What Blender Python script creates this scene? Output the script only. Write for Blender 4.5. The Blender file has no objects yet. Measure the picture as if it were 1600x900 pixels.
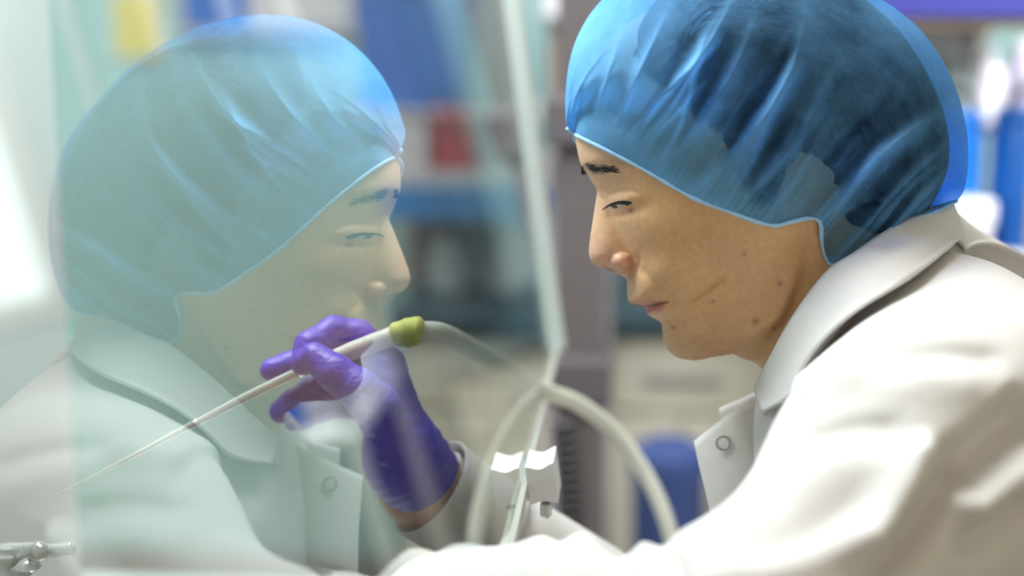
import bpy, bmesh, math, random
import numpy as np
from mathutils import Vector, Matrix

random.seed(7); rng = np.random.default_rng(7)
sc = bpy.context.scene
COL = sc.collection

# ------------------------------------------------------------------ camera
F_PX = 2222.0; D0 = 0.94                       # focal length in pixels, distance of the man's midline plane
YAW, PITCH, TILT = math.radians(4.686), math.radians(10.04), math.radians(7.585)
CAM = np.array([0.0, 0.0, 1.40])
FW = np.array([-math.sin(YAW)*math.cos(PITCH), math.cos(YAW)*math.cos(PITCH), -math.sin(PITCH)])
RT = np.cross(FW, [0, 0, 1]); RT /= np.linalg.norm(RT); UP = np.cross(RT, FW)
cam_d = bpy.data.cameras.new('camera'); cam = bpy.data.objects.new('camera', cam_d); COL.objects.link(cam)
cam_d.sensor_width = 36; cam_d.lens = F_PX*36/1600; cam_d.clip_start = 0.02
cam.matrix_world = Matrix(((RT[0], UP[0], -FW[0], CAM[0]), (RT[1], UP[1], -FW[1], CAM[1]),
                           (RT[2], UP[2], -FW[2], CAM[2]), (0, 0, 0, 1)))
cam_d.dof.use_dof = True; cam_d.dof.focus_distance = 0.905; cam_d.dof.aperture_fstop = 2.0
sc.camera = cam

# ------------------------------------------------------------------ light
w = bpy.data.worlds.new('room_ambience'); sc.world = w; w.use_nodes = True
w.node_tree.nodes['Background'].inputs[0].default_value = (1.0, 0.85, 0.65, 1)
w.node_tree.nodes['Background'].inputs[1].default_value = 0.50
def area(name, loc, target, sx, sy, power, col=(1, 1, 1)):
    l = bpy.data.lights.new(name, 'AREA'); l.shape = 'RECTANGLE'; l.size = sx; l.size_y = sy; l.energy = power; l.color = col
    o = bpy.data.objects.new(name, l); COL.objects.link(o); o.location = loc
    o.rotation_euler = (Vector(target) - Vector(loc)).to_track_quat('-Z', 'Y').to_euler(); return o
area('hood_lamp', (-0.36, 1.02, 1.87), (0.06, 0.98, 1.0), 0.25, 0.75, 19.5, (0.96, 0.99, 1.0))
area('ceiling_lamp', (-0.10, 1.35, 2.75), (0.25, 0.95, 1.2), 1.2, 0.7, 16, (0.97, 0.98, 1.0))
area('ceiling_lamp_far', (-1.2, 2.3, 2.75), (-0.9, 3.0, 0.8), 1.6, 1.0, 29, (1, 0.99, 0.97))
area('rack_fill_light', (1.5, 1.0, 2.75), (0.95, 2.25, 1.15), 0.9, 0.5, 20, (1, 0.99, 0.97)).data.spread = math.radians(75)  # added lamp, narrowed and aimed to brighten the rack
sc.view_settings.view_transform = 'Standard'; sc.view_settings.look = 'None'
sc.view_settings.gamma = 1.0; sc.view_settings.use_curve_mapping = False
sc.view_settings.exposure = 0.24
sc.cycles.use_denoising = True
sc.cycles.transparent_max_bounces = 24; sc.cycles.max_bounces = 10
sc.cycles.caustics_reflective = False; sc.cycles.caustics_refractive = False

# ------------------------------------------------------------------ frames
S0 = F_PX/D0
def L(px, py, z=0.0):
    """place seen at (px,py), z metres nearer than the midline plane -> man's local frame (right, up, towards)"""
    d = D0 - z
    return np.array([(px-800)/F_PX*d, -(py-450)/F_PX*d, z])
def LW(p):
    p = np.atleast_2d(np.asarray(p, float))
    return CAM + FW*D0 + p[:, :1]*RT + p[:, 1:2]*UP - p[:, 2:3]*FW
def P(px, py, z=0.0): return LW(L(px, py, z))[0]
def PD(px, py, depth): return P(px, py, D0-depth)
def on_y(px, py, y):
    """world point on the vertical plane y = const"""
    r = FW + RT*(px-800)/F_PX - UP*(py-450)/F_PX
    return CAM + r*(y-CAM[1])/r[1]

# ------------------------------------------------------------------ materials
def mat(name, col, rough=0.6, **k):
    m = bpy.data.materials.new(name); m.use_nodes = True
    nt = m.node_tree; b = nt.nodes['Principled BSDF']
    b.inputs['Base Color'].default_value = (*col, 1); b.inputs['Roughness'].default_value = rough
    if k.get('metal'): b.inputs['Metallic'].default_value = k['metal']
    if k.get('trans'): b.inputs['Transmission Weight'].default_value = k['trans']
    if k.get('ior'): b.inputs['IOR'].default_value = k['ior']
    if k.get('alpha') is not None: b.inputs['Alpha'].default_value = k['alpha']
    if k.get('spec') is not None: b.inputs['Specular IOR Level'].default_value = k['spec']
    if k.get('sss'):
        b.inputs['Subsurface Weight'].default_value = k['sss']; b.inputs['Subsurface Radius'].default_value = (0.006, 0.002, 0.001)
        b.inputs['Subsurface Scale'].default_value = 1.0
    amp = k.get('var', 0.06)
    tc = nt.nodes.new('ShaderNodeTexCoord'); nz = nt.nodes.new('ShaderNodeTexNoise')
    nz.inputs['Scale'].default_value = k.get('scale', 40); nz.inputs['Detail'].default_value = 4
    nt.links.new(tc.outputs['Object'], nz.inputs['Vector'])
    if amp and not k.get('vcol'):
        mx = nt.nodes.new('ShaderNodeMix'); mx.data_type = 'RGBA'
        mx.inputs['A'].default_value = (*[c*(1-amp) for c in col], 1); mx.inputs['B'].default_value = (*[min(1, c*(1+amp)) for c in col], 1)
        nt.links.new(nz.outputs['Fac'], mx.inputs['Factor']); nt.links.new(mx.outputs['Result'], b.inputs['Base Color'])
    if k.get('vcol'):
        at = nt.nodes.new('ShaderNodeAttribute'); at.attribute_name = 'Col'
        mx = nt.nodes.new('ShaderNodeMix'); mx.data_type = 'RGBA'; mx.blend_type = 'MULTIPLY'; mx.inputs['Factor'].default_value = 1
        rp = nt.nodes.new('ShaderNodeMapRange'); rp.inputs['From Min'].default_value = .3; rp.inputs['From Max'].default_value = .7
        rp.inputs['To Min'].default_value = 1-amp; rp.inputs['To Max'].default_value = 1+amp
        nt.links.new(nz.outputs['Fac'], rp.inputs['Value']); nt.links.new(at.outputs['Color'], mx.inputs['A'])
        nt.links.new(rp.outputs['Result'], mx.inputs['B']); nt.links.new(mx.outputs['Result'], b.inputs['Base Color'])
    if k.get('bump'):
        n2 = nt.nodes.new('ShaderNodeTexNoise'); n2.inputs['Scale'].default_value = k.get('bscale', 200); n2.inputs['Detail'].default_value = 3
        mp = nt.nodes.new('ShaderNodeMapping'); mp.inputs['Scale'].default_value = k.get('bmap', (1, 1, 1))
        mp.inputs['Rotation'].default_value = k.get('brot', (0, 0, 0))
        nt.links.new(tc.outputs['Object'], mp.inputs['Vector']); nt.links.new(mp.outputs['Vector'], n2.inputs['Vector'])
        bp = nt.nodes.new('ShaderNodeBump'); bp.inputs['Strength'].default_value = k['bump']; bp.inputs['Distance'].default_value = k.get('bdist', 0.001)
        nt.links.new(n2.outputs['Fac'], bp.inputs['Height']); nt.links.new(bp.outputs['Normal'], b.inputs['Normal'])
    return m

M_SKIN = mat('skin', (.6, .38, .24), .45, vcol=1, var=.07, scale=260, sss=.12, bump=.15, bscale=900, spec=.35)
M_HAIR = mat('black_hair', (.012, .010, .010), .5, bump=.8, bscale=60, bmap=(1, 6, 1), bdist=.004)
M_COAT = mat('white_cotton', (.70, .69, .675), .85, var=.015, bump=.30, bscale=26, bdist=.006, spec=.2)
M_GLOVE = mat('violet_nitrile', (.055, .022, .54), .42, var=.12, scale=30, bump=.45, bscale=170, bmap=(1, 1, 2.6), brot=(0, .5, .3), bdist=.0016)
M_CHROME = mat('steel', (.75, .76, .76), .25, metal=1, var=.03)
M_SNAP = mat('snap_metal', (.45, .43, .42), .4, metal=.6)
M_WHITEP = mat('white_plastic', (.85, .85, .86), .35, var=.02)
M_DARK = mat('dark_iron', (.035, .03, .035), .5)
M_EYEW = mat('eye_white', (.55, .5, .45), .25)
M_IRIS = mat('dark_iris', (.015, .01, .008), .15)
M_LASH = mat('lashes', (.02, .015, .012), .6)
M_PANTS = mat('navy_trousers', (.03, .04, .09), .8)

def cap_material():
    m = bpy.data.materials.new('blue_nonwoven'); m.use_nodes = True; nt = m.node_tree; nt.nodes.clear(); N = nt.nodes.new
    out = N('ShaderNodeOutputMaterial'); d = N('ShaderNodeBsdfDiffuse'); t = N('ShaderNodeBsdfTranslucent'); tr = N('ShaderNodeBsdfTransparent')
    d.inputs[0].default_value = (.22, .55, .97, 1); t.inputs[0].default_value = (.22, .57, .98, 1); tr.inputs[0].default_value = (.42, .66, .97, 1)
    m1 = N('ShaderNodeMixShader'); m1.inputs[0].default_value = .42; nt.links.new(d.outputs[0], m1.inputs[1]); nt.links.new(t.outputs[0], m1.inputs[2])
    # cloth density: gathered and doubled in the pleats, single and gauzy in between
    tc = N('ShaderNodeTexCoord'); n1 = N('ShaderNodeTexNoise'); n1.inputs['Scale'].default_value = 42; n1.inputs['Detail'].default_value = 7; n1.inputs['Roughness'].default_value = .7
    nt.links.new(tc.outputs['Object'], n1.inputs['Vector'])
    at = N('ShaderNodeAttribute'); at.attribute_name = 'Col'; sp_ = N('ShaderNodeSeparateColor'); nt.links.new(at.outputs['Color'], sp_.inputs[0])
    nn = N('ShaderNodeMapRange'); nn.inputs['From Min'].default_value = .3; nn.inputs['From Max'].default_value = .7; nn.inputs['To Min'].default_value = -.13; nn.inputs['To Max'].default_value = .13
    nt.links.new(n1.outputs['Fac'], nn.inputs['Value'])
    sm = N('ShaderNodeMath'); sm.operation = 'ADD'; nt.links.new(sp_.outputs[0], sm.inputs[0]); nt.links.new(nn.outputs['Result'], sm.inputs[1])
    mr = N('ShaderNodeMapRange'); mr.inputs['From Min'].default_value = 0; mr.inputs['From Max'].default_value = 1; mr.inputs['To Min'].default_value = 1; mr.inputs['To Max'].default_value = 0
    nt.links.new(sm.outputs[0], mr.inputs['Value'])
    m2 = N('ShaderNodeMixShader'); nt.links.new(mr.outputs['Result'], m2.inputs[0]); nt.links.new(m1.outputs[0], m2.inputs[1]); nt.links.new(tr.outputs[0], m2.inputs[2])
    nt.links.new(m2.outputs[0], out.inputs[0]); return m
M_CAP = cap_material()
M_CAPHEM = mat('cap_elastic', (.36, .62, .90), .8)

def pane_material():
    """thin clear sheet: mirror share by Fresnel, the rest passes straight through, faintly green"""
    m = bpy.data.materials.new('sash_glass'); m.use_nodes = True; nt = m.node_tree; nt.nodes.clear(); N = nt.nodes.new
    out = N('ShaderNodeOutputMaterial'); g = N('ShaderNodeBsdfGlossy'); g.inputs['Roughness'].default_value = 0.0; g.inputs[0].default_value = (.95, 1, .985, 1)
    tr = N('ShaderNodeBsdfTransparent'); tr.inputs[0].default_value = (.92, .97, .955, 1)
    geo = N('ShaderNodeNewGeometry'); ior = N('ShaderNodeMapRange'); ior.inputs['To Min'].default_value = 1.52; ior.inputs['To Max'].default_value = 1/1.52
    nt.links.new(geo.outputs['Backfacing'], ior.inputs['Value'])
    fr = N('ShaderNodeFresnel'); nt.links.new(ior.outputs['Result'], fr.inputs['IOR'])
    a = N('ShaderNodeMath'); a.operation = 'MULTIPLY'; a.inputs[1].default_value = 2; nt.links.new(fr.outputs[0], a.inputs[0])
    b = N('ShaderNodeMath'); b.operation = 'ADD'; b.inputs[1].default_value = 1; nt.links.new(fr.outputs[0], b.inputs[0])
    c = N('ShaderNodeMath'); c.operation = 'DIVIDE'; nt.links.new(a.outputs[0], c.inputs[0]); nt.links.new(b.outputs[0], c.inputs[1])   # both faces: 2R/(1+R)
    mx = N('ShaderNodeMixShader'); nt.links.new(c.outputs[0], mx.inputs[0]); nt.links.new(tr.outputs[0], mx.inputs[1]); nt.links.new(g.outputs[0], mx.inputs[2])
    nt.links.new(mx.outputs[0], out.inputs[0]); return m
M_PANE = pane_material()
def clear_material(name, tint, base=.06):
    m = bpy.data.materials.new(name); m.use_nodes = True; nt = m.node_tree; nt.nodes.clear(); N = nt.nodes.new
    out = N('ShaderNodeOutputMaterial'); tr = N('ShaderNodeBsdfTransparent'); tr.inputs[0].default_value = (*tint, 1)
    g = N('ShaderNodeBsdfGlossy'); g.inputs['Roughness'].default_value = .08
    d = N('ShaderNodeBsdfDiffuse'); d.inputs[0].default_value = (.85, .9, .88, 1)
    lw = N('ShaderNodeLayerWeight'); lw.inputs[0].default_value = .35
    m1 = N('ShaderNodeMixShader'); m1.inputs[0].default_value = .45; nt.links.new(g.outputs[0], m1.inputs[1]); nt.links.new(d.outputs[0], m1.inputs[2])
    ad = N('ShaderNodeMath'); ad.operation = 'ADD'; ad.use_clamp = True; ad.inputs[1].default_value = base; nt.links.new(lw.outputs['Fresnel'], ad.inputs[0])
    mx = N('ShaderNodeMixShader'); nt.links.new(ad.outputs[0], mx.inputs[0]); nt.links.new(tr.outputs[0], mx.inputs[1]); nt.links.new(m1.outputs[0], mx.inputs[2])
    nt.links.new(mx.outputs[0], out.inputs[0]); return m
M_GLASSWARE = clear_material('labware_glass', (.95, .98, .97), .42)
M_TUBE = mat('silicone_tube', (.74, .74, .64), .4, var=.04, alpha=.85)

# ------------------------------------------------------------------ object helpers
def tag(o, label=None, cat=None, group=None, kind=None):
    for k, v in (('label', label), ('category', cat), ('group', group), ('kind', kind)):
        if v: o[k] = v
    return o
def empty(name, loc=(0, 0, 0), label=None, cat=None, group=None):
    o = bpy.data.objects.new(name, None); COL.objects.link(o); o.location = loc; o.empty_display_size = .05
    tag(o, label, cat, group); return o
def link(name, me, m, parent=None, smooth=True):
    o = bpy.data.objects.new(name, me); COL.objects.link(o)
    if m: me.materials.append(m)
    if smooth: me.polygons.foreach_set('use_smooth', np.ones(len(me.polygons), bool))
    if parent:
        bpy.context.view_layer.update()
        o.parent = parent; o.matrix_parent_inverse = Matrix.Translation(-Vector(parent.location))
    return o
def np_mesh(name, V, Q, m, parent=None, col=None, smooth=True):
    me = bpy.data.meshes.new(name); V = np.asarray(V, np.float32); Q = np.asarray(Q, np.int32); n = Q.shape[1]
    me.vertices.add(len(V)); me.vertices.foreach_set('co', V.ravel())
    me.loops.add(Q.size); me.loops.foreach_set('vertex_index', Q.ravel())
    me.polygons.add(len(Q)); me.polygons.foreach_set('loop_start', np.arange(0, Q.size, n, dtype=np.int32))
    me.update(calc_edges=True); me.validate()
    if col is not None:
        a = me.attributes.new('Col', 'FLOAT_COLOR', 'POINT'); a.data.foreach_set('color', np.c_[col, np.ones(len(col))].astype(np.float32).ravel())
    return link(name, me, m, parent, smooth)
def bm_obj(name, bm, m, parent=None, smooth=True):
    bmesh.ops.recalc_face_normals(bm, faces=bm.faces[:])
    me = bpy.data.meshes.new(name); bm.to_mesh(me); bm.free(); return link(name, me, m, parent, smooth)

def surface_nets(F, org, sp):
    ins = F < 0; n = F.shape
    c = np.zeros((n[0]-1, n[1]-1, n[2]-1), np.uint8)
    offs = [(i, j, k) for i in (0, 1) for j in (0, 1) for k in (0, 1)]
    for i, j, k in offs: c += ins[i:n[0]-1+i, j:n[1]-1+j, k:n[2]-1+k]
    act = (c > 0) & (c < 8); I = np.argwhere(act); idx = np.full(act.shape, -1, np.int32); idx[act] = np.arange(len(I))
    val = {o: F[I[:, 0]+o[0], I[:, 1]+o[1], I[:, 2]+o[2]] for o in offs}
    acc = np.zeros((len(I), 3)); cnt = np.zeros(len(I))
    for a in offs:
        for ax in range(3):
            if a[ax]: continue
            b = list(a); b[ax] = 1; b = tuple(b)
            s = (val[a] < 0) != (val[b] < 0); t = val[a][s]/(val[a][s]-val[b][s])
            p = np.tile(np.array(a, float), (s.sum(), 1)); p[:, ax] = t; acc[s] += p; cnt[s] += 1
    V = (I + acc/cnt[:, None])*np.asarray(sp) + np.asarray(org)
    Q = []
    for ax in range(3):
        u, v = (ax+1) % 3, (ax+2) % 3
        s0 = [slice(None)]*3; s1 = [slice(None)]*3; s0[ax] = slice(0, -1); s1[ax] = slice(1, None)
        A = ins[tuple(s0)]; B = ins[tuple(s1)]; E = np.argwhere(A != B)
        E = E[(E[:, u] > 0) & (E[:, v] > 0) & (E[:, u] < n[u]-1) & (E[:, v] < n[v]-1)]
        fl = A[E[:, 0], E[:, 1], E[:, 2]]
        def cell(du, dv):
            e = E.copy(); e[:, u] -= du; e[:, v] -= dv; return idx[e[:, 0], e[:, 1], e[:, 2]]
        q = np.stack([cell(1, 1), cell(0, 1), cell(0, 0), cell(1, 0)], 1); q[~fl] = q[~fl][:, ::-1]; Q.append(q)
    Q = np.concatenate(Q); return V, Q[(Q >= 0).all(1)]
def relax(V, Q, n=2, f=.5):
    for _ in range(n):
        acc = np.zeros_like(V); cnt = np.zeros(len(V))
        for a, b in ((0, 1), (1, 2), (2, 3), (3, 0)):
            np.add.at(acc, Q[:, a], V[Q[:, b]]); np.add.at(acc, Q[:, b], V[Q[:, a]]); np.add.at(cnt, Q[:, a], 1); np.add.at(cnt, Q[:, b], 1)
        V = V*(1-f) + f*acc/np.maximum(cnt, 1)[:, None]
    return V
def vnormals(V, Q):
    n = np.cross(V[Q[:, 2]]-V[Q[:, 0]], V[Q[:, 3]]-V[Q[:, 1]]); N = np.zeros_like(V)
    for k in range(4): np.add.at(N, Q[:, k], n)
    return N/np.maximum(np.linalg.norm(N, axis=1), 1e-12)[:, None]
def smin(a, b, k): h = np.clip(.5+.5*(b-a)/k, 0, 1); return b*(1-h)+a*h-k*h*(1-h)
def smax(a, b, k): return -smin(-a, -b, k)
def cone(G, a, b, ra, rb, sc3=(1, 1, 1)):
    s = np.asarray(sc3); a = np.asarray(a)*s; b = np.asarray(b)*s; d = b-a; dd = d@d
    X, Y, Z = G[0]*s[0]-a[0], G[1]*s[1]-a[1], G[2]*s[2]-a[2]
    t = np.clip((X*d[0]+Y*d[1]+Z*d[2])/max(dd, 1e-9), 0, 1)
    return np.sqrt((X-t*d[0])**2+(Y-t*d[1])**2+(Z-t*d[2])**2) - (ra+(rb-ra)*t)
def grid(lo, hi, sp):
    ax = [np.arange(l, h+s, s, dtype=np.float32) for l, h, s in zip(lo, hi, sp)]
    return (ax[0][:, None, None], ax[1][None, :, None], ax[2][None, None, :]), [a[0] for a in ax]
def spline(pts, n, closed=False):
    """Catmull-Rom through the points, n samples, even in arc length"""
    p = np.asarray(pts, float)
    q = np.vstack([2*p[0]-p[1], p, 2*p[-1]-p[-2]]); out = []
    for i in range(1, len(q)-2):
        t = np.linspace(0, 1, 24, endpoint=(i == len(q)-3))[:, None]
        out.append(.5*((2*q[i])+(-q[i-1]+q[i+1])*t+(2*q[i-1]-5*q[i]+4*q[i+1]-q[i+2])*t**2+(-q[i-1]+3*q[i]-3*q[i+1]+q[i+2])*t**3))
    o = np.vstack(out); l = np.r_[0, np.cumsum(np.linalg.norm(np.diff(o, axis=0), axis=1))]
    return np.stack([np.interp(np.linspace(0, l[-1], n), l, o[:, k]) for k in range(o.shape[1])], 1)
def seg_dist(X, Y, pts):
    p = np.asarray(pts, float); d = np.full(np.broadcast(X, Y).shape, 1e9)
    for a, b in zip(p[:-1], p[1:]):
        e = b-a; t = np.clip(((X-a[0])*e[0]+(Y-a[1])*e[1])/max(e@e, 1e-9), 0, 1)
        d = np.minimum(d, (X-a[0]-t*e[0])**2+(Y-a[1]-t*e[1])**2)
    return np.sqrt(d)
def poly_sd(X, Y, pts):
    """signed distance, positive inside"""
    p = np.asarray(pts, float); p = np.vstack([p, p[:1]]); ins = np.zeros(np.broadcast(X, Y).shape, bool)
    for a, b in zip(p[:-1], p[1:]):
        c = ((a[1] > Y) != (b[1] > Y)) & (X < (b[0]-a[0])*(Y-a[1])/((b[1]-a[1]) if b[1] != a[1] else 1e-9)+a[0]); ins ^= c
    d = seg_dist(X, Y, p); return np.where(ins, d, -d)
def E_(t): t = np.clip(t, -1, 1); return np.where(t > 0, 1-(1-np.clip(t, 0, 1))**2, 2*t)   # squared elliptic rise
def gauss(X, Y, x, y, s, s2=None, rot=0):
    s2 = s2 or s; c, q = math.cos(rot), math.sin(rot); u = (X-x)*c+(Y-y)*q; v = -(X-x)*q+(Y-y)*c
    return np.exp(-.5*((u/s)**2+(v/s2)**2))
def tube(name, pts, r, m, parent=None, n=12, ns=48, caps=True, closed=False, radii=None):
    p = spline(pts, ns); T = np.gradient(p, axis=0); T /= np.linalg.norm(T, axis=1)[:, None]
    nrm = np.cross(T[0], [0.3, .5, .81]); nrm /= np.linalg.norm(nrm); V = []
    rr = np.full(ns, r) if radii is None else np.interp(np.linspace(0, 1, ns), np.linspace(0, 1, len(radii)), radii)
    for i in range(ns):
        nrm = nrm - T[i]*(nrm@T[i]); nrm /= np.linalg.norm(nrm); b = np.cross(T[i], nrm)
        a = np.linspace(0, 2*np.pi, n, endpoint=False)[:, None]; V.append(p[i]+rr[i]*(np.cos(a)*nrm+np.sin(a)*b))
    V = np.vstack(V); Q = [(i*n+j, i*n+(j+1) % n, (i+1)*n+(j+1) % n, (i+1)*n+j) for i in range(ns-1) for j in range(n)]
    if caps:
        for e, o in ((0, 0), (ns-1, 1)):
            V = np.vstack([V, p[e]]); c = len(V)-1
            Q += [((e*n+j, c, c, e*n+(j+1) % n) if not o else (e*n+j, e*n+(j+1) % n, c, c)) for j in range(n)]
        Q = [tuple(q) for q in Q]
        me = bpy.data.meshes.new(name); me.from_pydata(V.tolist(), [], [tuple(dict.fromkeys(q)) for q in Q]); return link(name, me, m, parent)
    return np_mesh(name, V, Q, m, parent)
def box(bm, c, s, rot=None):
    r = bmesh.ops.create_cube(bm, size=1); mtx = Matrix.Translation(c) @ (rot or Matrix.Identity(4)) @ Matrix.Diagonal((*s, 1))
    bmesh.ops.transform(bm, matrix=mtx, verts=r['verts']); return r['verts']
def box_obj(name, c, s, m, parent=None, bev=.004, rot=None):
    bm = bmesh.new(); box(bm, (0, 0, 0), s)
    if bev: bmesh.ops.bevel(bm, geom=bm.edges[:], offset=min(bev, min(s)*.3), segments=2, affect='EDGES', profile=.5)
    bmesh.ops.transform(bm, matrix=Matrix.Translation(c) @ (rot or Matrix.Identity(4)), verts=bm.verts)
    return bm_obj(name, bm, m, parent, smooth=False)
def lathe(name, prof, loc, m, parent=None, n=32, smooth=True):
    V = []; k = len(prof)
    for r, z in prof:
        for j in range(n): a = 2*math.pi*j/n; V.append((loc[0]+r*math.cos(a), loc[1]+r*math.sin(a), loc[2]+z))
    F = [(i*n+j, i*n+(j+1) % n, (i+1)*n+(j+1) % n, (i+1)*n+j) for i in range(k-1) for j in range(n)]
    F.append(tuple(range(n))[::-1]); F.append(tuple((k-1)*n+j for j in range(n)))
    me = bpy.data.meshes.new(name); me.from_pydata(V, [], F); o = link(name, me, m, parent, smooth)
    if smooth:
        es = o.modifiers.new('edges', 'EDGE_SPLIT'); es.split_angle = math.radians(40)
    return o
# ================================================================== THE SASH
CN = np.array([math.cos(TILT), 0, math.sin(TILT)]); CU = np.array([-math.sin(TILT), 0, math.cos(TILT)])   # sash normal (to the man) and up-slope
C_OFF = 0.1042; ZB = CAM[2]-0.293; Y_FAR = 1.334; Y_NEAR = -0.30
def sash_pt(y, h, out=0.0):
    """point on the front face of the sash: y along it, h up the slope from its lower edge, out = towards the man"""
    z0 = ZB; x0 = (-C_OFF - (z0-CAM[2])*math.sin(TILT))/math.cos(TILT)
    return np.array([x0, y, z0]) + CU*h + CN*out
def sash_bar(name, y0, y1, h0, h1, o0, o1, m, parent, bev=.0015):
    bm = bmesh.new(); vs = [bm.verts.new(sash_pt(y, h, o)) for y in (y0, y1) for h in (h0, h1) for o in (o0, o1)]
    for f in ((0, 1, 3, 2), (4, 6, 7, 5), (0, 4, 5, 1), (2, 3, 7, 6), (0, 2, 6, 4), (1, 5, 7, 3)): bm.faces.new([vs[i] for i in f])
    if bev: bmesh.ops.bevel(bm, geom=bm.edges[:], offset=bev, segments=2, affect='EDGES', profile=.5)
    return bm_obj(name, bm, m, parent, smooth=False)
M_EDGE = mat('pale_aluminium', (.62, .68, .66), .35, metal=.35, var=.03)
M_TRIM = mat('satin_trim', (.70, .70, .64), .3, metal=.5)
sash = empty('sliding_glass_sash', sash_pt(.6, 0), 'slanted clear glass fume hood sash in front of the man, mirroring his face', 'glass sash')
pane = sash_bar('glass_pane', Y_NEAR, Y_FAR, 0, .80, -.005, 0, M_PANE, sash, 0)
# only the front face carries the mirror share of both faces; the others just let light pass
M_PASS = bpy.data.materials.new('sash_glass_back'); M_PASS.use_nodes = True; _n = M_PASS.node_tree; _n.nodes.clear()
_o = _n.nodes.new('ShaderNodeOutputMaterial'); _t = _n.nodes.new('ShaderNodeBsdfTransparent'); _n.links.new(_t.outputs[0], _o.inputs[0])
pane.data.materials.append(M_PASS)
for f in pane.data.polygons:
    if np.array(f.normal)@CN < .9: f.material_index = 1
sash_bar('end_channel', Y_FAR-.006, Y_FAR+.012, -.004, .80, -.014, .008, M_EDGE, sash)
sash_bar('bottom_trim', Y_NEAR, Y_FAR, -.006, 0, -.0062, .0022, M_TRIM, sash, .001)
sash_bar('upper_trim', Y_NEAR, Y_FAR, .80, .82, -.012, .008, M_EDGE, sash)
# finger grip clipped on the lower edge: fluted white block both sides of the glass, screw below
def fluted(name, side, parent):
    # cross-section seen from the end: two shallow hollows in the upper face, a lip below
    y0, y1 = .905, .945; n = 40; V = []; outl = []
    for i in range(n+1):
        t = i/n; o = .002+.019*t; outl.append((o, .0118+.0013*math.cos(t*2*math.pi)+.0012*t))
    for i in range(n+1):
        t = 1-i/n; o = .002+.019*t; outl.append((o, -.0115-.0008*math.cos(t*2*math.pi)-.0008*t))
    m_ = len(outl)
    for y in (y0, y1):
        for o, h in outl: V.append(sash_pt(y, h-.002, side*o if side > 0 else -.005-o))
    F = [(i, (i+1) % m_, m_+(i+1) % m_, m_+i) for i in range(m_)] + [tuple(range(m_))[::-1], tuple(range(m_, 2*m_))]
    bm = bmesh.new(); vs = [bm.verts.new(v) for v in V]
    for f in F: bm.faces.new([vs[i] for i in f])
    return bm_obj(name, bm, M_WHITEP, parent, smooth=False)
grip = empty('sash_grip', sash_pt(.93, -.01), 'small fluted white grip clipped on the lower edge of the glass sash', 'grip')
fluted('grip_block', 1, grip)
box_obj('clamp_plate', sash_pt(.93, -.014, .006), (.022, .03, .004), M_CHROME, grip, .001)
s_ = sash_pt(.915, -.016, .012); lathe('screw', [(.002, -.012), (.004, -.010), (.004, -.002), (.0015, 0)], s_, M_CHROME, grip, 12)

# ================================================================== THE MAN
X_MAN = P(1420, 700, 0)
person = empty('person', (X_MAN[0]+.1, X_MAN[1], 0.0), 'man in white lab coat and blue hair net holding a pipette behind glass', 'person')

# ---------- head and neck, drawn as lateral half width over the profile (pixel units, 1 px = 0.42 mm)
ST = 2.0
gx = np.arange(872, 1560, ST); gy = np.arange(-70, 720, ST)
X, Y = np.meshgrid(gx, gy, indexing='ij')
front = spline([(945, 85), (922, 118), (905, 165), (899, 205), (902, 232), (906, 250), (911, 263), (921, 276), (934, 296), (945, 322), (955, 350), (967, 380), (980, 410), (980, 436),
                (980, 452), (981, 465), (984, 473), (994, 477), (1008, 481), (1009, 487), (1016, 494), (1027, 500), (1034, 506), (1035.5, 516), (1036.5, 528), (1040, 541), (1048, 552), (1061, 559.5), (1079, 563)], 160)
jaw = spline([(1079, 563), (1096, 561), (1107, 557), (1122, 555), (1150, 547), (1195, 515), (1232, 470), (1262, 405), (1285, 340)], 60)
back = np.array([(1322, 262), (1285, 185), (1185, 125), (1060, 95)])
face_poly = np.vstack([front, jaw[1:], back])
sd_face = poly_sd(X, Y, face_poly)
a_front = np.where(sd_face > 0, seg_dist(X, Y, front), -seg_dist(X, Y, front)); a_front = np.where((sd_face < 0) & (X > 1120), sd_face, a_front)
a_jaw = np.where(sd_face > 0, seg_dist(X, Y, jaw), sd_face)
Wf = np.interp(Y, [150, 260, 330, 400, 470, 520, 565], [168, 166, 164, 150, 128, 112, 92])
Rf = np.interp(Y, [150, 300, 400, 470, 520, 565], [190, 190, 185, 175, 150, 110])
H_face = Wf**2*np.minimum(E_(a_front/Rf), 1)*np.where(a_jaw > 0, .25+.75*E_(a_jaw/95), 1)
H_face = np.where(sd_face > 0, H_face, sd_face*60)
q = ((X-1150)/252)**2+((Y-190)/206)**2; H_cran = 178**2*(1-q)
neck_poly = spline([(1105, 520), (1130, 545), (1163, 561), (1192, 578), (1260, 680), (1330, 760)], 40)
neck_poly = np.vstack([neck_poly, [(1560, 700), (1500, 480), (1445, 330), (1420, 240), (1230, 240)]])
sd_n = poly_sd(X, Y, neck_poly); H_neck = np.where(sd_n > 0, 138**2*E_(sd_n/150), sd_n*60)
def hmax(A, B, k):       # smooth union on half widths, then squared again
    a = np.sign(A)*np.sqrt(np.abs(A)); b = np.sign(B)*np.sqrt(np.abs(B)); h = smax(a, b, k); return np.sign(h)*h*h
H = hmax(H_face, H_cran, 14); H = hmax(H, H_neck, 10)
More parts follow.
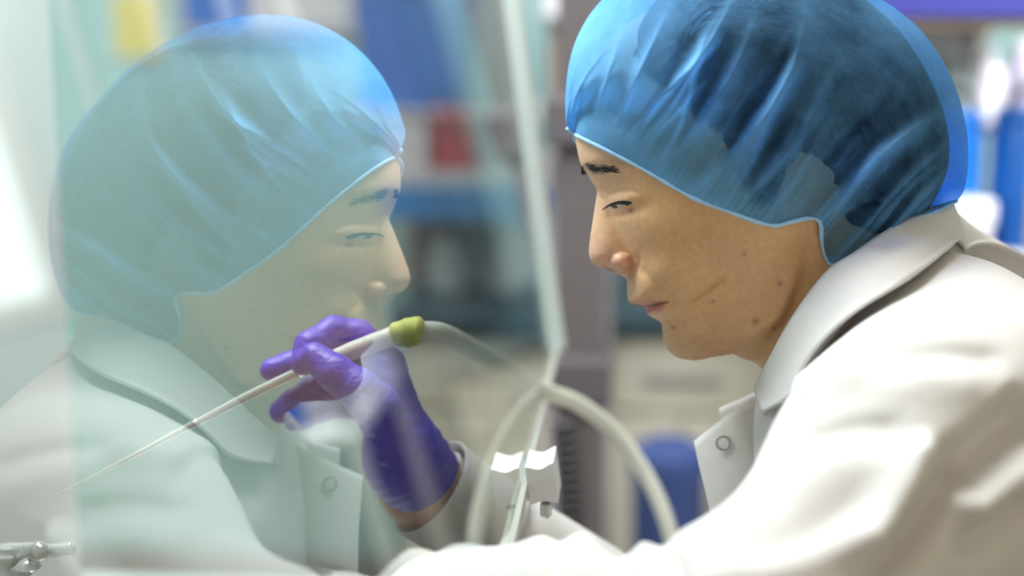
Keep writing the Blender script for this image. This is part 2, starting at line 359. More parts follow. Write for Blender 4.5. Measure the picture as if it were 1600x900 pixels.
# nose
nose_out = spline([(926, 283), (932, 293), (932.5, 304), (930, 320), (926.5, 343), (923, 367), (921, 385), (921, 398), (924, 408), (931, 415), (942, 419.5), (956, 424), (968, 430), (980, 436)], 70)
nose_poly = np.vstack([nose_out, [(1012, 425), (1005, 390), (985, 340), (962, 300), (945, 280)]])
sd_no = poly_sd(X, Y, nose_poly); a_no = np.where(sd_no > 0, seg_dist(X, Y, nose_out), sd_no)
Wn = np.interp(Y, [285, 310, 345, 380, 400, 436], [20, 22, 27, 33, 34, 22]); Rn = np.interp(Y, [285, 345, 385, 400, 436], [30, 34, 34, 30, 20])
H_nose = np.where(sd_no > 0, Wn**2*E_(a_no/Rn), sd_no*12)
H = hmax(H, H_nose, 9)
ala = 1-((X-970)/23)**2-((Y-409)/19)**2; H = hmax(H, np.where(ala > 0, 47**2*np.clip(ala, 0, 1)**.8, ala*300), 4)
h = np.sign(H)*np.sqrt(np.abs(H))
def blur(A, r):
    for ax in (0, 1):
        for _ in range(3):
            k = int(r/ST); c = np.cumsum(np.pad(A, [(k+1, k) if i == ax else (0, 0) for i in (0, 1)], mode='edge'), axis=ax)
            n_ = A.shape[ax]; A = (np.take(c, range(2*k+1, 2*k+1+n_), ax)-np.take(c, range(0, n_), ax))/(2*k+1)
    return A
sd_all = np.maximum(sd_face, sd_n)
hb = blur(np.maximum(h, 0), 16); wb = np.clip((seg_dist(X, Y, np.vstack([front, jaw[:24]]))-16)/34, 0, 1)*np.clip((sd_all-10)/30, 0, 1)
nose_zone = np.clip((poly_sd(X, Y, nose_poly)+18)/14, 0, 1); wb = wb*(1-nose_zone)
h = h*(1-wb)+hb*wb
body_in = np.clip((h-6)/30, 0, 1)
def add(amp, x, y, s, s2=None, rot=0): 
    global h
    h = h + amp*gauss(X, Y, x, y, s, s2, rot)*body_in
def crease(amp, pts, wd):
    global h
    p = spline(pts, 40); d = seg_dist(X, Y, p); l = np.linspace(0, 1, 40)
    # fade towards both ends
    e0 = np.hypot(X-p[0, 0], Y-p[0, 1]); e1 = np.hypot(X-p[-1, 0], Y-p[-1, 1]); L_ = np.linalg.norm(p[-1]-p[0])
    fade = np.clip(np.minimum(e0, e1)/(.3*L_)+.25, 0, 1); h = h + amp*np.exp(-.5*(d/wd)**2)*fade*body_in
add(-9, 952, 300, 14, 10, -.3); add(-6, 985, 332, 16, 8, -.2)          # hollow below brow, tear trough
add(5, 925, 264, 18, 8, .1); add(6, 966, 317, 15, 8, -.2)              # brow ridge, closed-down lid
crease(-4, [(944, 312), (957, 306), (975, 305), (990, 309)], 2.2)      # lid fold
crease(-3, [(952, 338), (966, 340), (983, 334)], 3)                    # lower lid
add(10, 1025, 368, 36, 24, .35); add(-9, 1095, 425, 40, 30, -.4)              # cheekbone, hollow
crease(-8, [(990, 410), (1005, 430), (1026, 450), (1044, 466)], 5.5); add(7, 1030, 425, 22, 16, .7); crease(-9, [(1150, 552), (1190, 520), (1225, 478), (1252, 425), (1268, 370)], 9); crease(6, [(1120, 540), (1170, 505), (1205, 460), (1232, 400)], 13)     # nose-lip fold
crease(-7, [(1060, 476), (1085, 458), (1114, 434)], 2.4); add(6, 1056, 452, 14, 22, .5); add(4, 1085, 475, 22, 12, -.5)
crease(-6, [(984, 475), (1004, 478), (1020, 475), (1037, 471)], 2.2)   # lip line
add(4, 1000, 470, 16, 4, .0); add(5, 1018, 484, 13, 5, .1)             # lips
add(-7, 1043, 472, 6, 6); crease(-5, [(1030, 503), (1044, 500), (1062, 503)], 5)
add(7, 1062, 535, 24, 18); add(-8, 1110, 500, 26, 22)
add(-6, 951, 421, 10, 3.5, .25); crease(-6, [(992, 398), (995, 412), (989, 426)], 2.4)   # nostril, wing groove
crease(8, [(1268, 372), (1245, 450), (1215, 540), (1205, 600)], 10); crease(-7, [(1240, 395), (1222, 460), (1198, 530)], 7)   # neck muscle
crease(-7, [(1284, 412), (1258, 470), (1225, 545)], 3.5)
add(16, 1222, 300, 30, 42, .25); add(-10, 1212, 295, 10, 18, .25)      # ear bulk under the net
H = np.sign(h)*h*h
zz = np.arange(-201, 202, 3.0, dtype=np.float32)
Fh = (zz**2)[None, None, :] - H[:, :, None].astype(np.float32)
Vh, Qh = surface_nets(Fh, (gx[0], gy[0], zz[0]), (ST, ST, 3.0)); del Fh
Vh = relax(Vh, Qh, 3, .5)
def px_to_local(V): return np.stack([(V[:, 0]-800)/S0, (450-V[:, 1])/S0, V[:, 2]/S0], 1)
def bil(A, x, y):
    i = np.clip((x-gx[0])/ST, 0, A.shape[0]-1.001); j = np.clip((y-gy[0])/ST, 0, A.shape[1]-1.001); a = i.astype(int); b = j.astype(int); u = i-a; v = j-b
    return A[a, b]*(1-u)*(1-v)+A[a+1, b]*u*(1-v)+A[a, b+1]*(1-u)*v+A[a+1, b+1]*u*v
def hh(x, y): return bil(h, np.asarray(x, float), np.asarray(y, float))
# skin colours: lips, tan, beard area, moles; plus painted shade at mouth and nostril
xv, yv = Vh[:, 0], Vh[:, 1]
col = np.tile(np.array([.66, .395, .195]), (len(Vh), 1))
def tint(c, wgt): 
    global col
    wgt = np.clip(wgt, 0, 1)[:, None]; col = col*(1-wgt)+np.array(c)*wgt
G2 = lambda x, y, s, s2=None, r=0: gauss(xv, yv, x, y, s, s2, r)
tint((.72, .47, .31), .8*np.clip((1010-xv)/80, 0, 1))  # lighter towards the front of the face
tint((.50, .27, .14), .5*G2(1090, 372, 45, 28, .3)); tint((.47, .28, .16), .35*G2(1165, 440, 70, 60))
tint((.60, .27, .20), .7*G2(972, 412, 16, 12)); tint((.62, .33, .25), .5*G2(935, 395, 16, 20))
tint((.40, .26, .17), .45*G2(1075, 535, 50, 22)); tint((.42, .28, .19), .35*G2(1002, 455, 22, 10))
lipU = np.exp(-.5*((yv-472)/3.0)**2)*np.clip((1037-xv)/10, 0, 1)*np.clip((xv-970)/8, 0, 1)
lipL = np.exp(-.5*((yv-(484-.25*(xv-1012)))/5.5)**2)*np.clip((1036-xv)/12, 0, 1)*np.clip((xv-995)/8, 0, 1)
tint((.50, .20, .17), .75*lipU); tint((.48, .15, .15), .9*lipL)
d_ = seg_dist(xv, yv, [(985, 475.5), (1004, 478.5), (1020, 475.5), (1036, 471.5)]); tint((.13, .05, .04), .85*np.exp(-.5*(d_/1.6)**2))  # shade between the lips, painted into the colour
for mx, my, ms in ((1047, 511, 2.2), (1195, 443, 3), (1163, 500, 3.4), (1190, 510, 2.6), (979, 333, 3), (1100, 470, 2), (1140, 400, 2)): tint((.25, .11, .07), .7*G2(mx, my, ms))
tint((.16, .06, .045), .8*G2(950, 422, 9, 2.6, .25))  # nostril shade painted into the colour
tint((.2, .13, .09), .4*G2(945, 262, 26, 5))
head_w = LW(px_to_local(Vh))

# ---------- torso and arms of the body under the clothes (same skin mesh), metres in the local frame
def sym(p): return np.array([p[0], p[1], -p[2]])
SH_N = L(1470, 725, .145); EL_N = L(1165, 1035, .235); WR_N = L(700, 1010, .13)
SH_F = sym(L(1470, 725, .145))+np.array([.07, -.06, 0]); EL_F = L(1185, 1130, -.20); WR_F = L(652, 752, -.045)
NECKB = L(1440, 560, 0); HIP = L(1800, 1370, 0)
lo, hi = (-.42, -.75, -.36), (.62, .10, .36)
G, og = grid(lo, hi, (.008,)*3)
fb = cone(G, NECKB, HIP, .07, .10, (1, 1, .6))
for a, b, ra, rb in ((SH_N, EL_N, .036, .036), (EL_N, WR_N, .036, .028), (SH_F, EL_F, .036, .036), (EL_F, WR_F, .04, .026), (WR_F, L(635, 725, -.032), .026, .016), (WR_N, L(560, 1000, .1), .028, .03)):
    fb = smin(fb, cone(G, a, b, ra, rb), .02)
Vb, Qb = surface_nets(fb, og, (.008,)*3)
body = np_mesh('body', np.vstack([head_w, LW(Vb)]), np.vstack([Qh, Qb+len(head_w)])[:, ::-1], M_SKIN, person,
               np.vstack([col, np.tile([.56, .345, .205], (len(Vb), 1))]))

# ---------- points on the face seen at pixel (px,py): iterate the depth
def face_px(px, py, off=0.0):
    px = np.atleast_1d(np.asarray(px, float)); py = np.atleast_1d(np.asarray(py, float)); z = np.zeros_like(px)
    for _ in range(6):
        k = 1-z/D0; z = np.maximum(hh(800+(px-800)*k, 450+(py-450)*k), 0)/S0
    k = 1-z/D0; gx_, gy_ = 800+(px-800)*k, 450+(py-450)*k
    return np.stack([(gx_-800)/S0, (450-gy_)/S0, z+off], 1)
def patch(name, outline, off, m, sides=None, n=6):
    if sides is None:
        a = patch(name, outline, off, m, (1,), n); patch(name, outline, off, m, (-1,), n); return a
    return patch_(name, outline, off, m, sides, n)
def patch_(name, outline, off, m, sides=(1, -1), n=6):
    """thin lens lying on the skin inside a pixel outline, both sides of the face"""
    o = np.asarray(outline, float); c = o.mean(0); V = []; Q = []
    for s in sides:
        b = len(V)
        for r in range(n+1):
            t = r/n; p = c+(o-c)*t; q3 = face_px(p[:, 0], p[:, 1], off*(1-t**2)+.00015); q3[:, 2] *= s; V += list(LW(q3))
        k = len(o); Q += [(b+r*k+j, b+r*k+(j+1) % k, b+(r+1)*k+(j+1) % k, b+(r+1)*k+j) for r in range(n) for j in range(k)]
    return np_mesh(name, np.array(V), Q, m, person)
eye_o = np.vstack([spline([(948, 325.5), (953, 321.8), (962, 319), (972, 318), (980, 318.5)], 14), spline([(980, 318.5), (972, 322), (962, 325.4), (953, 327), (948, 325.5)], 14)[1:-1]])
patch('eye', eye_o, .0006, M_EYEW)
ang = np.linspace(0, 2*np.pi, 20, endpoint=False)
patch('iris', np.stack([960+7.0*np.cos(ang), 322.6+3.4*np.sin(ang)], 1), .0009, M_IRIS)
def strands(name, roots, m, side=(1, -1)):
    V = []; Q = []
    for s in side:
        for (x, y, dx, dy, wd, lift) in roots:
            p = np.array([[x, y], [x+dx*.5, y+dy*.5], [x+dx, y+dy]]); q3 = face_px(p[:, 0], p[:, 1]); q3[:, 2] += np.array([0.0002, lift*.6, lift])
            w3 = L(800+wd, 450, 0)[0]; nrm = np.array([-dy, -dx]); nrm = nrm/np.linalg.norm(nrm); wv = np.array([nrm[0], -nrm[1]*-1, 0])*w3
            b = len(V)
            for k_, ww in ((0, 1), (1, .8), (2, .15)):
                for e in (-1, 1):
                    v = q3[k_]+wv*ww*e*.5; V.append(LW(v*np.array([1, 1, s]))[0])
            Q += [(b, b+1, b+3, b+2), (b+2, b+3, b+5, b+4)]
    return np_mesh(name, np.array(V), Q, m, person)
lr = []
up = spline([(946, 325), (953, 320), (963, 316.5), (974, 315.5), (986, 317.5)], 60)
for x, y in up: lr += [(x, y, -5-2*random.random(), 3+2.5*random.random(), 1.5, .0012), (x, y, 1.2, -1.8, 2.6, .0003)]
strands('eyelashes', lr, M_LASH)
br = []
for _ in range(260):
    t = random.random()**2.0; x = 908+52*t; yc = 265-4*math.sin(t*2.2)+4*t; y = yc+random.gauss(0, 3.6-1.6*t)
    br.append((x, y, 7+5*random.random(), -2.5+3.5*random.random()+t*3, 1.15, .0009))
strands('eyebrows', br, M_HAIR)

HEM = spline([(886, 200), (900, 211), (940, 231), (1000, 262), (1080, 308), (1150, 335), (1205, 352), (1235, 347), (1262, 341), (1281, 347), (1284, 378), (1289, 400), (1300, 414), (1330, 406), (1385, 373), (1410, 349), (1455, 333), (1496, 314)], 600)
SIL = spline([(886, 200), (884, 150), (890, 95), (908, 45), (940, 0), (990, -40), (1050, -66), (1120, -78), (1200, -75), (1290, -50), (1372, -5), (1440, 48), (1486, 120), (1508, 190), (1513, 250), (1507, 295), (1496, 314)], 2000)
outl_poly = np.vstack([SIL[::12], [(1496, 330), (1440, 420), (1300, 470), (1100, 420), (960, 300)]])
# ---------- hair under the net
hair_poly = np.vstack([spline([(985, 125), (992, 50), (1055, -22), (1160, -50), (1280, -30), (1385, 45), (1455, 160), (1470, 265), (1425, 362)], 60),
                       spline([(1425, 362), (1340, 372), (1290, 350), (1266, 300), (1250, 268), (1222, 258), (1198, 282), (1186, 322), (1156, 332), (1126, 285), (1090, 225), (1048, 190), (985, 125)], 70)[1:-1]])
sd_h = poly_sd(X, Y, hair_poly)
for fx, fy, am in ((.11, .05, 3.5), (.05, .14, 3.5), (.23, .09, 2.0), (.31, .27, 1.5), (.02, .035, 5)): sd_h = sd_h + am*np.clip((1330-X)/60, 0, 1)*np.clip((Y-60)/60, 0, 1)*np.sin(X*fx+Y*fy+am*5)*np.sin(Y*fx*.7-X*fy*1.3+am)   # ragged hairline
hl = np.sqrt(np.clip(191**2*E_(sd_h/135), 0, None)); hl = np.maximum(hl, np.maximum(h, 0)+9*np.sqrt(np.clip(sd_h/26, 0, 1))); 
# keep the hair inside the net
def cap_dome(px, py): return 206*np.sqrt(np.clip(E_(poly_sd(px, py, outl_poly)/185), 0, 1))
for _ in range(3):
    k_ = 1-np.clip(hl, 0, 220)/S0/D0; hl = np.minimum(hl, np.maximum(cap_dome(800+(X-800)/k_, 450+(Y-450)/k_)-7, 1))
Hh = np.where(sd_h > 0, hl**2, sd_h*80)
Fh = (zz**2)[None, None, ::2] - Hh[::2, ::2, None].astype(np.float32)
Vq, Qq = surface_nets(Fh, (gx[0], gy[0], zz[0]), (ST*2, ST*2, 6.0)); Vq = relax(Vq, Qq, 2)
np_mesh('hair', LW(px_to_local(Vq)), Qq[:, ::-1], M_HAIR, person)
hcomb = lambda x, y: np.maximum(hh(x, y), np.sign(bil(Hh, np.asarray(x, float), np.asarray(y, float)))*np.sqrt(np.abs(bil(Hh, np.asarray(x, float), np.asarray(y, float)))))

# ---------- bouffant cap: ruled from the elastic hem up to the midline, with pleats along the rulings
def make_cap(side, seed):
    r = np.random.default_rng(seed); ns, nt = 560, 110
    s = np.linspace(0, 1, ns)**1.15; tt = np.linspace(0, 1, nt); tt = np.sin(tt*np.pi/2)
    hem = np.stack([np.interp(s, np.linspace(0, 1, 600), HEM[:, k]) for k in (0, 1)], 1)
    s2 = s**.47; sil = np.stack([np.interp(s2, np.linspace(0, 1, 2000), SIL[:, k]) for k in (0, 1)], 1)
    T, Sg = np.meshgrid(tt, s, indexing='xy')
    px = hem[:, None, 0]*(1-T)+sil[:, None, 0]*T; py = hem[:, None, 1]*(1-T)+sil[:, None, 1]*T
    # bow the rulings: front pleats sweep back, rear ones bulge rearward
    a = poly_sd(px, py, outl_poly); dome = 206*np.sqrt(np.clip(E_(a/185), 0, 1))
    zh = hem.copy(); z0 = np.maximum(hh(hem[:, 0]*.93+56, hem[:, 1]*.93+31), 0)
    z0 = np.where((hem[:, 0] > 1280), np.maximum(z0, 120*np.sqrt(np.clip((1500-hem[:, 0])/200, 0, 1))), z0)
    k = np.ones(9)/9; z0 = np.convolve(np.pad(z0, 4, mode='edge'), k, 'valid')+5; z0[0] = 0; z0 = z0*np.clip(np.arange(ns)/6, 0, 1)*np.clip((ns-1-np.arange(ns))/10, 0, 1)
    zb = np.clip(T/.42, 0, 1); zb = zb*zb*(3-2*zb); z = z0[:, None]*(1-zb)+np.maximum(dome, 0)*zb; z = np.where(T > .999, 0, z)
    # pleats
    pl = np.zeros_like(z); edge = np.sin(np.pi*np.clip(T, 0, 1)**.8)
    fine = np.zeros(ns)
    for f_, am in ((70, .55), (113, .4), (190, .25)): fine += am*np.sin(2*np.pi*f_*s+r.uniform(0, 6)+2.5*np.sin(2*np.pi*s*r.uniform(3, 7)))
    pl += 3.2*fine[:, None]*np.exp(-T/.10)
    for i in range(46):
        sc_ = r.random()**1.25; am = r.uniform(2.5, 8)*(1 if r.random() < .8 else -1); wd = r.uniform(.006, .018)*(.5+sc_); dr = r.uniform(-.05, .10); t0 = r.uniform(0, .35); t1 = r.uniform(.35, .85)
        c = sc_+dr*T+.012*np.sin(T*7+i); u = (Sg-c)/wd
        sharp = np.exp(-np.abs(u)**1.3)-.55*np.exp(-.5*((u-1.6)/1.2)**2)
        pl += am*sharp*np.clip((T-t0+.25)/.25, 0, 1)*np.clip((t1-T)/.3, 0, 1)
    if side > 0:
        for sc_, am, wd, dr, t1, bend in ((.150, 11, .012, .03, .95, .02), (.095, 8, .009, .02, .85, .0), (.215, 9, .012, -.02, .8, .04), (.30, 12, .018, -.04, .9, .06), (.055, 7, .007, .01, .8, 0),
                                          (.60, 15, .022, .10, .95, -.03), (.70, 12, .02, .08, .9, -.02), (.80, 10, .025, .03, .8, 0), (.40, 7, .016, .03, .6, .02), (.47, 8, .014, -.02, .5, 0), (.52, 7, .01, .05, .4, 0)):
            u = (Sg-sc_-dr*T-bend*np.sin(np.pi*T))/wd; pl += am*(np.exp(-np.abs(u)**1.2)-.6*np.exp(-.5*((u+1.8)/1.3)**2))*np.clip((t1-T)/.35, 0, 1)*np.clip(.35+T/.2, 0, 1)
    z = np.where(T > .999, 0, np.maximum(z+pl*np.clip(edge*1.3+.12*(T < .2), 0, 1), np.where(T < .97, 2, 0)))
    keep = hcomb(800+(px-800)*(1-z/S0/D0), 450+(py-450)*(1-z/S0/D0))+4
    z = np.where(T < .97, np.where(keep > 4, smax(z, np.clip(keep, 0, 215), 22*np.clip(T/.15, .05, 1)), z), z)
    z = np.where(T > .999, 0, z)
    dens = .27+.22*np.exp(-T/.03)+np.clip(pl, -6, 14)*.038+.58*np.exp(-(np.maximum(px-900, 0)/150)**2)*np.clip((py+80)/160, .3, 1)+.40*np.exp(-T/.20)*np.clip((1240-px)/120, 0, 1)+.10*np.exp(-((px-1225)/45)**2-((py-300)/45)**2)
    dens = dens+.30*np.exp(-((1-T)/.10)**2)*np.clip((px-1330)/60, 0, 1)
    d = D0-z/S0; V = np.stack([(px-800)/F_PX*d, -(py-450)/F_PX*d, side*z/S0], -1)
    hemV = V[:, 0].copy()
    i = np.arange(ns-1)[:, None]; j = np.arange(nt-1)[None]; Q = np.stack([i*nt+j, (i+1)*nt+j, (i+1)*nt+j+1, i*nt+j+1], -1).reshape(-1, 4)
    if side < 0: Q = Q[:, ::-1]
    return V.reshape(-1, 3), Q, hemV, np.clip(dens, .12, .95).ravel()
VA, QA, hemA, dA = make_cap(1, 3); VB, QB, hemB, dB = make_cap(-1, 5)
cap = np_mesh('hair_net', LW(np.vstack([VA, VB])), np.vstack([QA, QB+len(VA)]), M_CAP, person, np.repeat(np.r_[dA, dB][:, None], 3, 1))
loop = LW(np.vstack([hemA[::4], hemB[::-4]]))
hem_o = tube('elastic_hem', loop, .0010, M_CAPHEM, None, 8, 360, radii=[.0008+.0008*random.random() for _ in range(140)])
bpy.context.view_layer.update(); hem_o.parent = cap; hem_o.matrix_parent_inverse = cap.matrix_world.inverted()
# ---------- lab coat
VX = .0055
lo, hi = (-.40, -.80, -.40), (.66, .13, .42)
G, og = grid(lo, hi, (VX,)*3)
ZS = (1, 1, .62)
fc = cone(G, L(1475, 672, 0), HIP, .10, .15, ZS)
fc = smin(fc, cone(G, L(1415, 715, 0), L(1500, 1100, 0), .095, .12, (1, 1, .66)), .05)
for sg in (1, -1):
    m_ = (lambda p: p) if sg > 0 else (lambda p: sym(p)+np.array([.07, -.06, .01]))   # the far shoulder is drawn back
    fc = smin(fc, cone(G, m_(L(1470, 515, .035)), m_(L(1495, 680, .14)), .045, .064), .05)
    fc = smin(fc, cone(G, m_(L(1490, 690, .142)), m_(L(1405, 735, .158)), .064, .064), .04)
arm_n = smin(cone(G, L(1465, 715, .162), L(1165, 1035, .235), .068, .066), cone(G, L(1165, 1035, .235), L(700, 985, .13), .063, .050), .03)
fc = smin(fc, arm_n, .045)
arm_f = smin(cone(G, sym(L(1470, 680, .16))+np.array([.07, -.06, 0]), EL_F, .066, .058), cone(G, EL_F, L(668, 762, -.05), .058, .0345), .03)
cd = EL_F-L(668, 762, -.05); cd /= np.linalg.norm(cd); c0 = L(672, 762, -.05)
arm_f = np.maximum(arm_f, -((G[0]-c0[0])*cd[0]+(G[1]-c0[1])*cd[1]+(G[2]-c0[2])*cd[2]))
cdn = L(1165, 1035, .235)-L(700, 1015, .13); cdn /= np.linalg.norm(cdn)
fc = np.minimum(fc, arm_f)
Vc, Qc = surface_nets(fc, og, (VX,)*3); Vc = relax(Vc, Qc, 3)
# finer mesh for the cloth: split every quad in four
def subdivide(V, Q):
    e = np.sort(np.stack([Q, np.roll(Q, -1, 1)], -1).reshape(-1, 2), 1); u, inv = np.unique(e, axis=0, return_inverse=True); inv = inv.reshape(-1, 4)
    n = len(V); E2 = (V[u[:, 0]]+V[u[:, 1]])/2; C2 = V[Q].mean(1); ne = len(u)
    m = n+inv; c = n+ne+np.arange(len(Q)); p = np.roll(m, 1, 1)
    return np.vstack([V, E2, C2]), np.vstack([np.stack([Q[:, k], m[:, k], c, p[:, k]], 1) for k in range(4)])
Vc, Qc = subdivide(Vc, Qc); Vc = relax(Vc, Qc, 3)
Nn = vnormals(Vc, Qc); 
dz = D0-Vc[:, 2]; cx_, cy_ = 800+F_PX*Vc[:, 0]/dz, 450-F_PX*Vc[:, 1]/dz
near = np.clip((Vc[:, 2]-.02)/.05, 0, 1); disp = np.zeros(len(Vc))
def fold(amp, pts, wd, wd2=None, m_=None):
    """soft ridge (amp>0) or valley along a line of the near side, amp in metres; the two sides may differ in width"""
    global disp
    p = spline(pts, 50); best = np.full(len(Vc), 1e9); side = np.zeros(len(Vc)); tt = np.zeros(len(Vc))
    for i, (a, b) in enumerate(zip(p[:-1], p[1:])):
        e = b-a; t = np.clip(((cx_-a[0])*e[0]+(cy_-a[1])*e[1])/max(e@e, 1e-9), 0, 1); d = np.hypot(cx_-a[0]-t*e[0], cy_-a[1]-t*e[1]); k = d < best
        best[k] = d[k]; side[k] = np.sign((cx_-a[0])*e[1]-(cy_-a[1])*e[0])[k]; tt[k] = (i+t[k])/49
    wl = np.where(side > 0, wd, wd2 or wd); fade = np.clip(np.minimum(tt, 1-tt)/.22, 0, 1); fade = fade*fade*(3-2*fade)
    disp += amp*np.exp(-.5*(best/wl)**2)*fade*(near if m_ is None else m_)
fold(-.0042, [(1320, 560), (1400, 548), (1490, 545), (1590, 565)], 10, 26); fold(.003, [(1330, 590), (1430, 585), (1560, 605)], 22)
fold(-.0035, [(1190, 705), (1270, 672), (1350, 655), (1430, 662)], 11, 30); fold(.003, [(1200, 745), (1300, 715), (1420, 710)], 26)
fold(.016, [(1428, 660), (1452, 715), (1425, 775), (1385, 835), (1340, 905)], 12, 34); fold(-.017, [(1470, 680), (1490, 740), (1462, 800), (1420, 860), (1370, 930)], 20, 26)
fold(-.016, [(1490, 770), (1530, 735), (1580, 690), (1640, 640)], 15, 28); fold(.011, [(1500, 815), (1570, 760), (1650, 700)], 24)
fold(-.013, [(1465, 705), (1510, 690), (1560, 650), (1610, 600)], 10, 24); fold(-.011, [(1500, 880), (1560, 830), (1640, 770)], 18)
fold(-.0028, [(1120, 840), (1220, 835), (1320, 800), (1390, 760)], 26); fold(.004, [(1080, 880), (1200, 885), (1320, 850), (1400, 810)], 24)
fold(.005, [(1230, 620), (1290, 590), (1370, 560)], 18)
for (xa, am, w1, w2) in ((848, .005, 18, 22), (912, .008, 22, 28), (880, -.003, 10, 10), (972, -.006, 16, 20), (1005, .003, 14, 14)):    # sleeve bunched up under the sash
    fold(am, [(xa+10, 740), (xa-2, 830), (xa-18, 920), (xa-50, 1010)], w1, w2)
fold(-.008, [(1010, 815), (1040, 860), (1050, 930)], 14)
mF = np.clip((-.0-Vc[:, 2])/.03, 0, 1)*np.clip((1000-cx_)/60, 0, 1)
for (xa, am) in ((705, .003), (730, -.004), (762, .004), (800, -.004)): fold(am, [(xa+10, 690), (xa, 760), (xa-40, 850)], 9, m_=mF)
dn = rng.normal(size=(8, 3))*16; ph = rng.uniform(0, 6, 8)
for d1, p1 in zip(dn, ph): disp += .0009*np.sin(Vc@d1+p1)
Vc = Vc+Nn*disp[:, None]; Vc = relax(Vc, Qc, 1, .4)
coat = np_mesh('lab_coat', LW(Vc), Qc[:, ::-1], M_COAT, person)
def sub(o, par): bpy.context.view_layer.update(); o.parent = par; o.matrix_parent_inverse = par.matrix_world.inverted(); return o
fo = np.array(og, float)
def f_at(p):
    q = np.clip((p-fo)/VX, 0, np.array(fc.shape)-2.001); i = q.astype(int); u = q-i; r = 0
    for a in (0, 1):
        for b in (0, 1):
            for c in (0, 1): r = r+fc[i[:, 0]+a, i[:, 1]+b, i[:, 2]+c]*(u[:, 0] if a else 1-u[:, 0])*(u[:, 1] if b else 1-u[:, 1])*(u[:, 2] if c else 1-u[:, 2])
    return r
def lift(p, m_):
    for _ in range(14):
        f = f_at(p); g = np.stack([f_at(p+np.eye(3)[k]*.004)-f_at(p-np.eye(3)[k]*.004) for k in range(3)], 1); g /= np.maximum(np.linalg.norm(g, axis=1), 1e-9)[:, None]
        p = p+g*np.clip(m_-f, 0, .01)[:, None]
    return p
def sheet(name, rows, m, par, thick=.0022, n=70, both=False, sub_rows=14, margin=None):
    """cloth sheet lofted through rows of local points, with thickness"""
    R = [spline(r, n) for r in rows]; R = np.array(R); R = np.array([spline(R[:, i], sub_rows) for i in range(n)]).transpose(1, 0, 2)
    k = R.shape[0]; Q = np.array([(i*n+j, i*n+j+1, (i+1)*n+j+1, (i+1)*n+j) for i in range(k-1) for j in range(n-1)])
    V = R.reshape(-1, 3)
    if margin: V = lift(V, margin); V = relax(V, Q, 2, .4) if 0 else V
    VV, QQ = V, Q
    if both: VV = np.vstack([V, V*np.array([1, 1, -1])+np.stack([.5*np.maximum(V[:, 2], 0)**1.3*6, 0*V[:, 2], .15*V[:, 2]], 1)]); QQ = np.vstack([Q, Q[:, ::-1]+len(V)])
    o = np_mesh(name, LW(VV), QQ, m, None); sub(o, par)
    md = o.modifiers.new('thickness', 'SOLIDIFY'); md.thickness = thick; md.offset = 0; return o
# collar: stand and leaf, folded over at the top edge
inner = [L(1488, 318, .0), L(1455, 328, .034), L(1400, 352, .062), L(1335, 396, .076), L(1293, 425, .078), L(1243, 490, .070), L(1203, 560, .050), L(1180, 606, .026)]
mid = [L(1500, 350, .0), L(1470, 365, .050), L(1418, 388, .084), L(1355, 430, .098), L(1310, 470, .098), L(1262, 525, .088), L(1218, 590, .064), L(1184, 624, .036)]
outer = [L(1512, 392, .0), L(1485, 400, .060), L(1438, 425, .098), L(1375, 470, .116), L(1325, 518, .118), L(1278, 570, .108), L(1232, 622, .082), L(1192, 644, .050)]
sheet('collar', [inner, mid, outer], M_COAT, coat, both=True, margin=.0055)
stand = [L(1505, 400, .0), L(1460, 410, .040), L(1400, 430, .064), L(1340, 470, .076), L(1300, 500, .078), L(1255, 560, .068), L(1215, 620, .048), L(1196, 650, .026)]
sheet('collar_stand', [inner, stand], M_COAT, coat, both=True)
# front flaps with the snap
fl = [[L(1192, 600, -0.030), L(1180, 618, -0.022), L(1150, 640, -0.016), L(1112, 668, -0.018), L(1085, 690, -0.024)],
      [L(1212, 640, -0.018), L(1190, 660, -0.010), L(1158, 682, -0.004), L(1120, 712, -0.008), L(1093, 728, -0.016)],
      [L(1222, 720, -0.008), L(1198, 735, 0.000), L(1166, 752, 0.004), L(1132, 772, 0.000), L(1107, 786, -0.008)],
      [L(1232, 800, -0.002), L(1206, 806, 0.004), L(1172, 820, 0.008), L(1140, 836, 0.004), L(1120, 850, -0.002)]]
flap = sheet('front_placket', fl, M_COAT, coat, .0016)
fl2 = [[L(1190, 608, -0.048), L(1160, 622, -0.048), L(1124, 638, -0.050)], [L(1196, 640, -0.044), L(1165, 655, -0.044), L(1130, 668, -0.046)], [L(1200, 720, -0.040), L(1170, 730, -0.040), L(1140, 745, -0.042)]]
sheet('under_placket', fl2, M_COAT, coat, .0016)
# snap ring set on the flap
sc_c = L(1130, 692, -.0035); nrm = np.array([-.25, .1, 1.0]); nrm /= np.linalg.norm(nrm); t1 = np.cross(nrm, [0, 1, 0]); t1 /= np.linalg.norm(t1); t2 = np.cross(nrm, t1)
V = []; Q = []; nu, nv = 32, 8
for i in range(nu):
    a = 2*math.pi*i/nu
    for j in range(nv):
        b = 2*math.pi*j/nv; rr = .0044+.0009*math.cos(b); V.append(sc_c+t1*rr*math.cos(a)+t2*rr*math.sin(a)+nrm*.0008*math.sin(b))
        Q.append((i*nv+j, ((i+1) % nu)*nv+j, ((i+1) % nu)*nv+(j+1) % nv, i*nv+(j+1) % nv))
sub(np_mesh('snap_ring', LW(np.array(V)), Q, M_SNAP, None), coat)
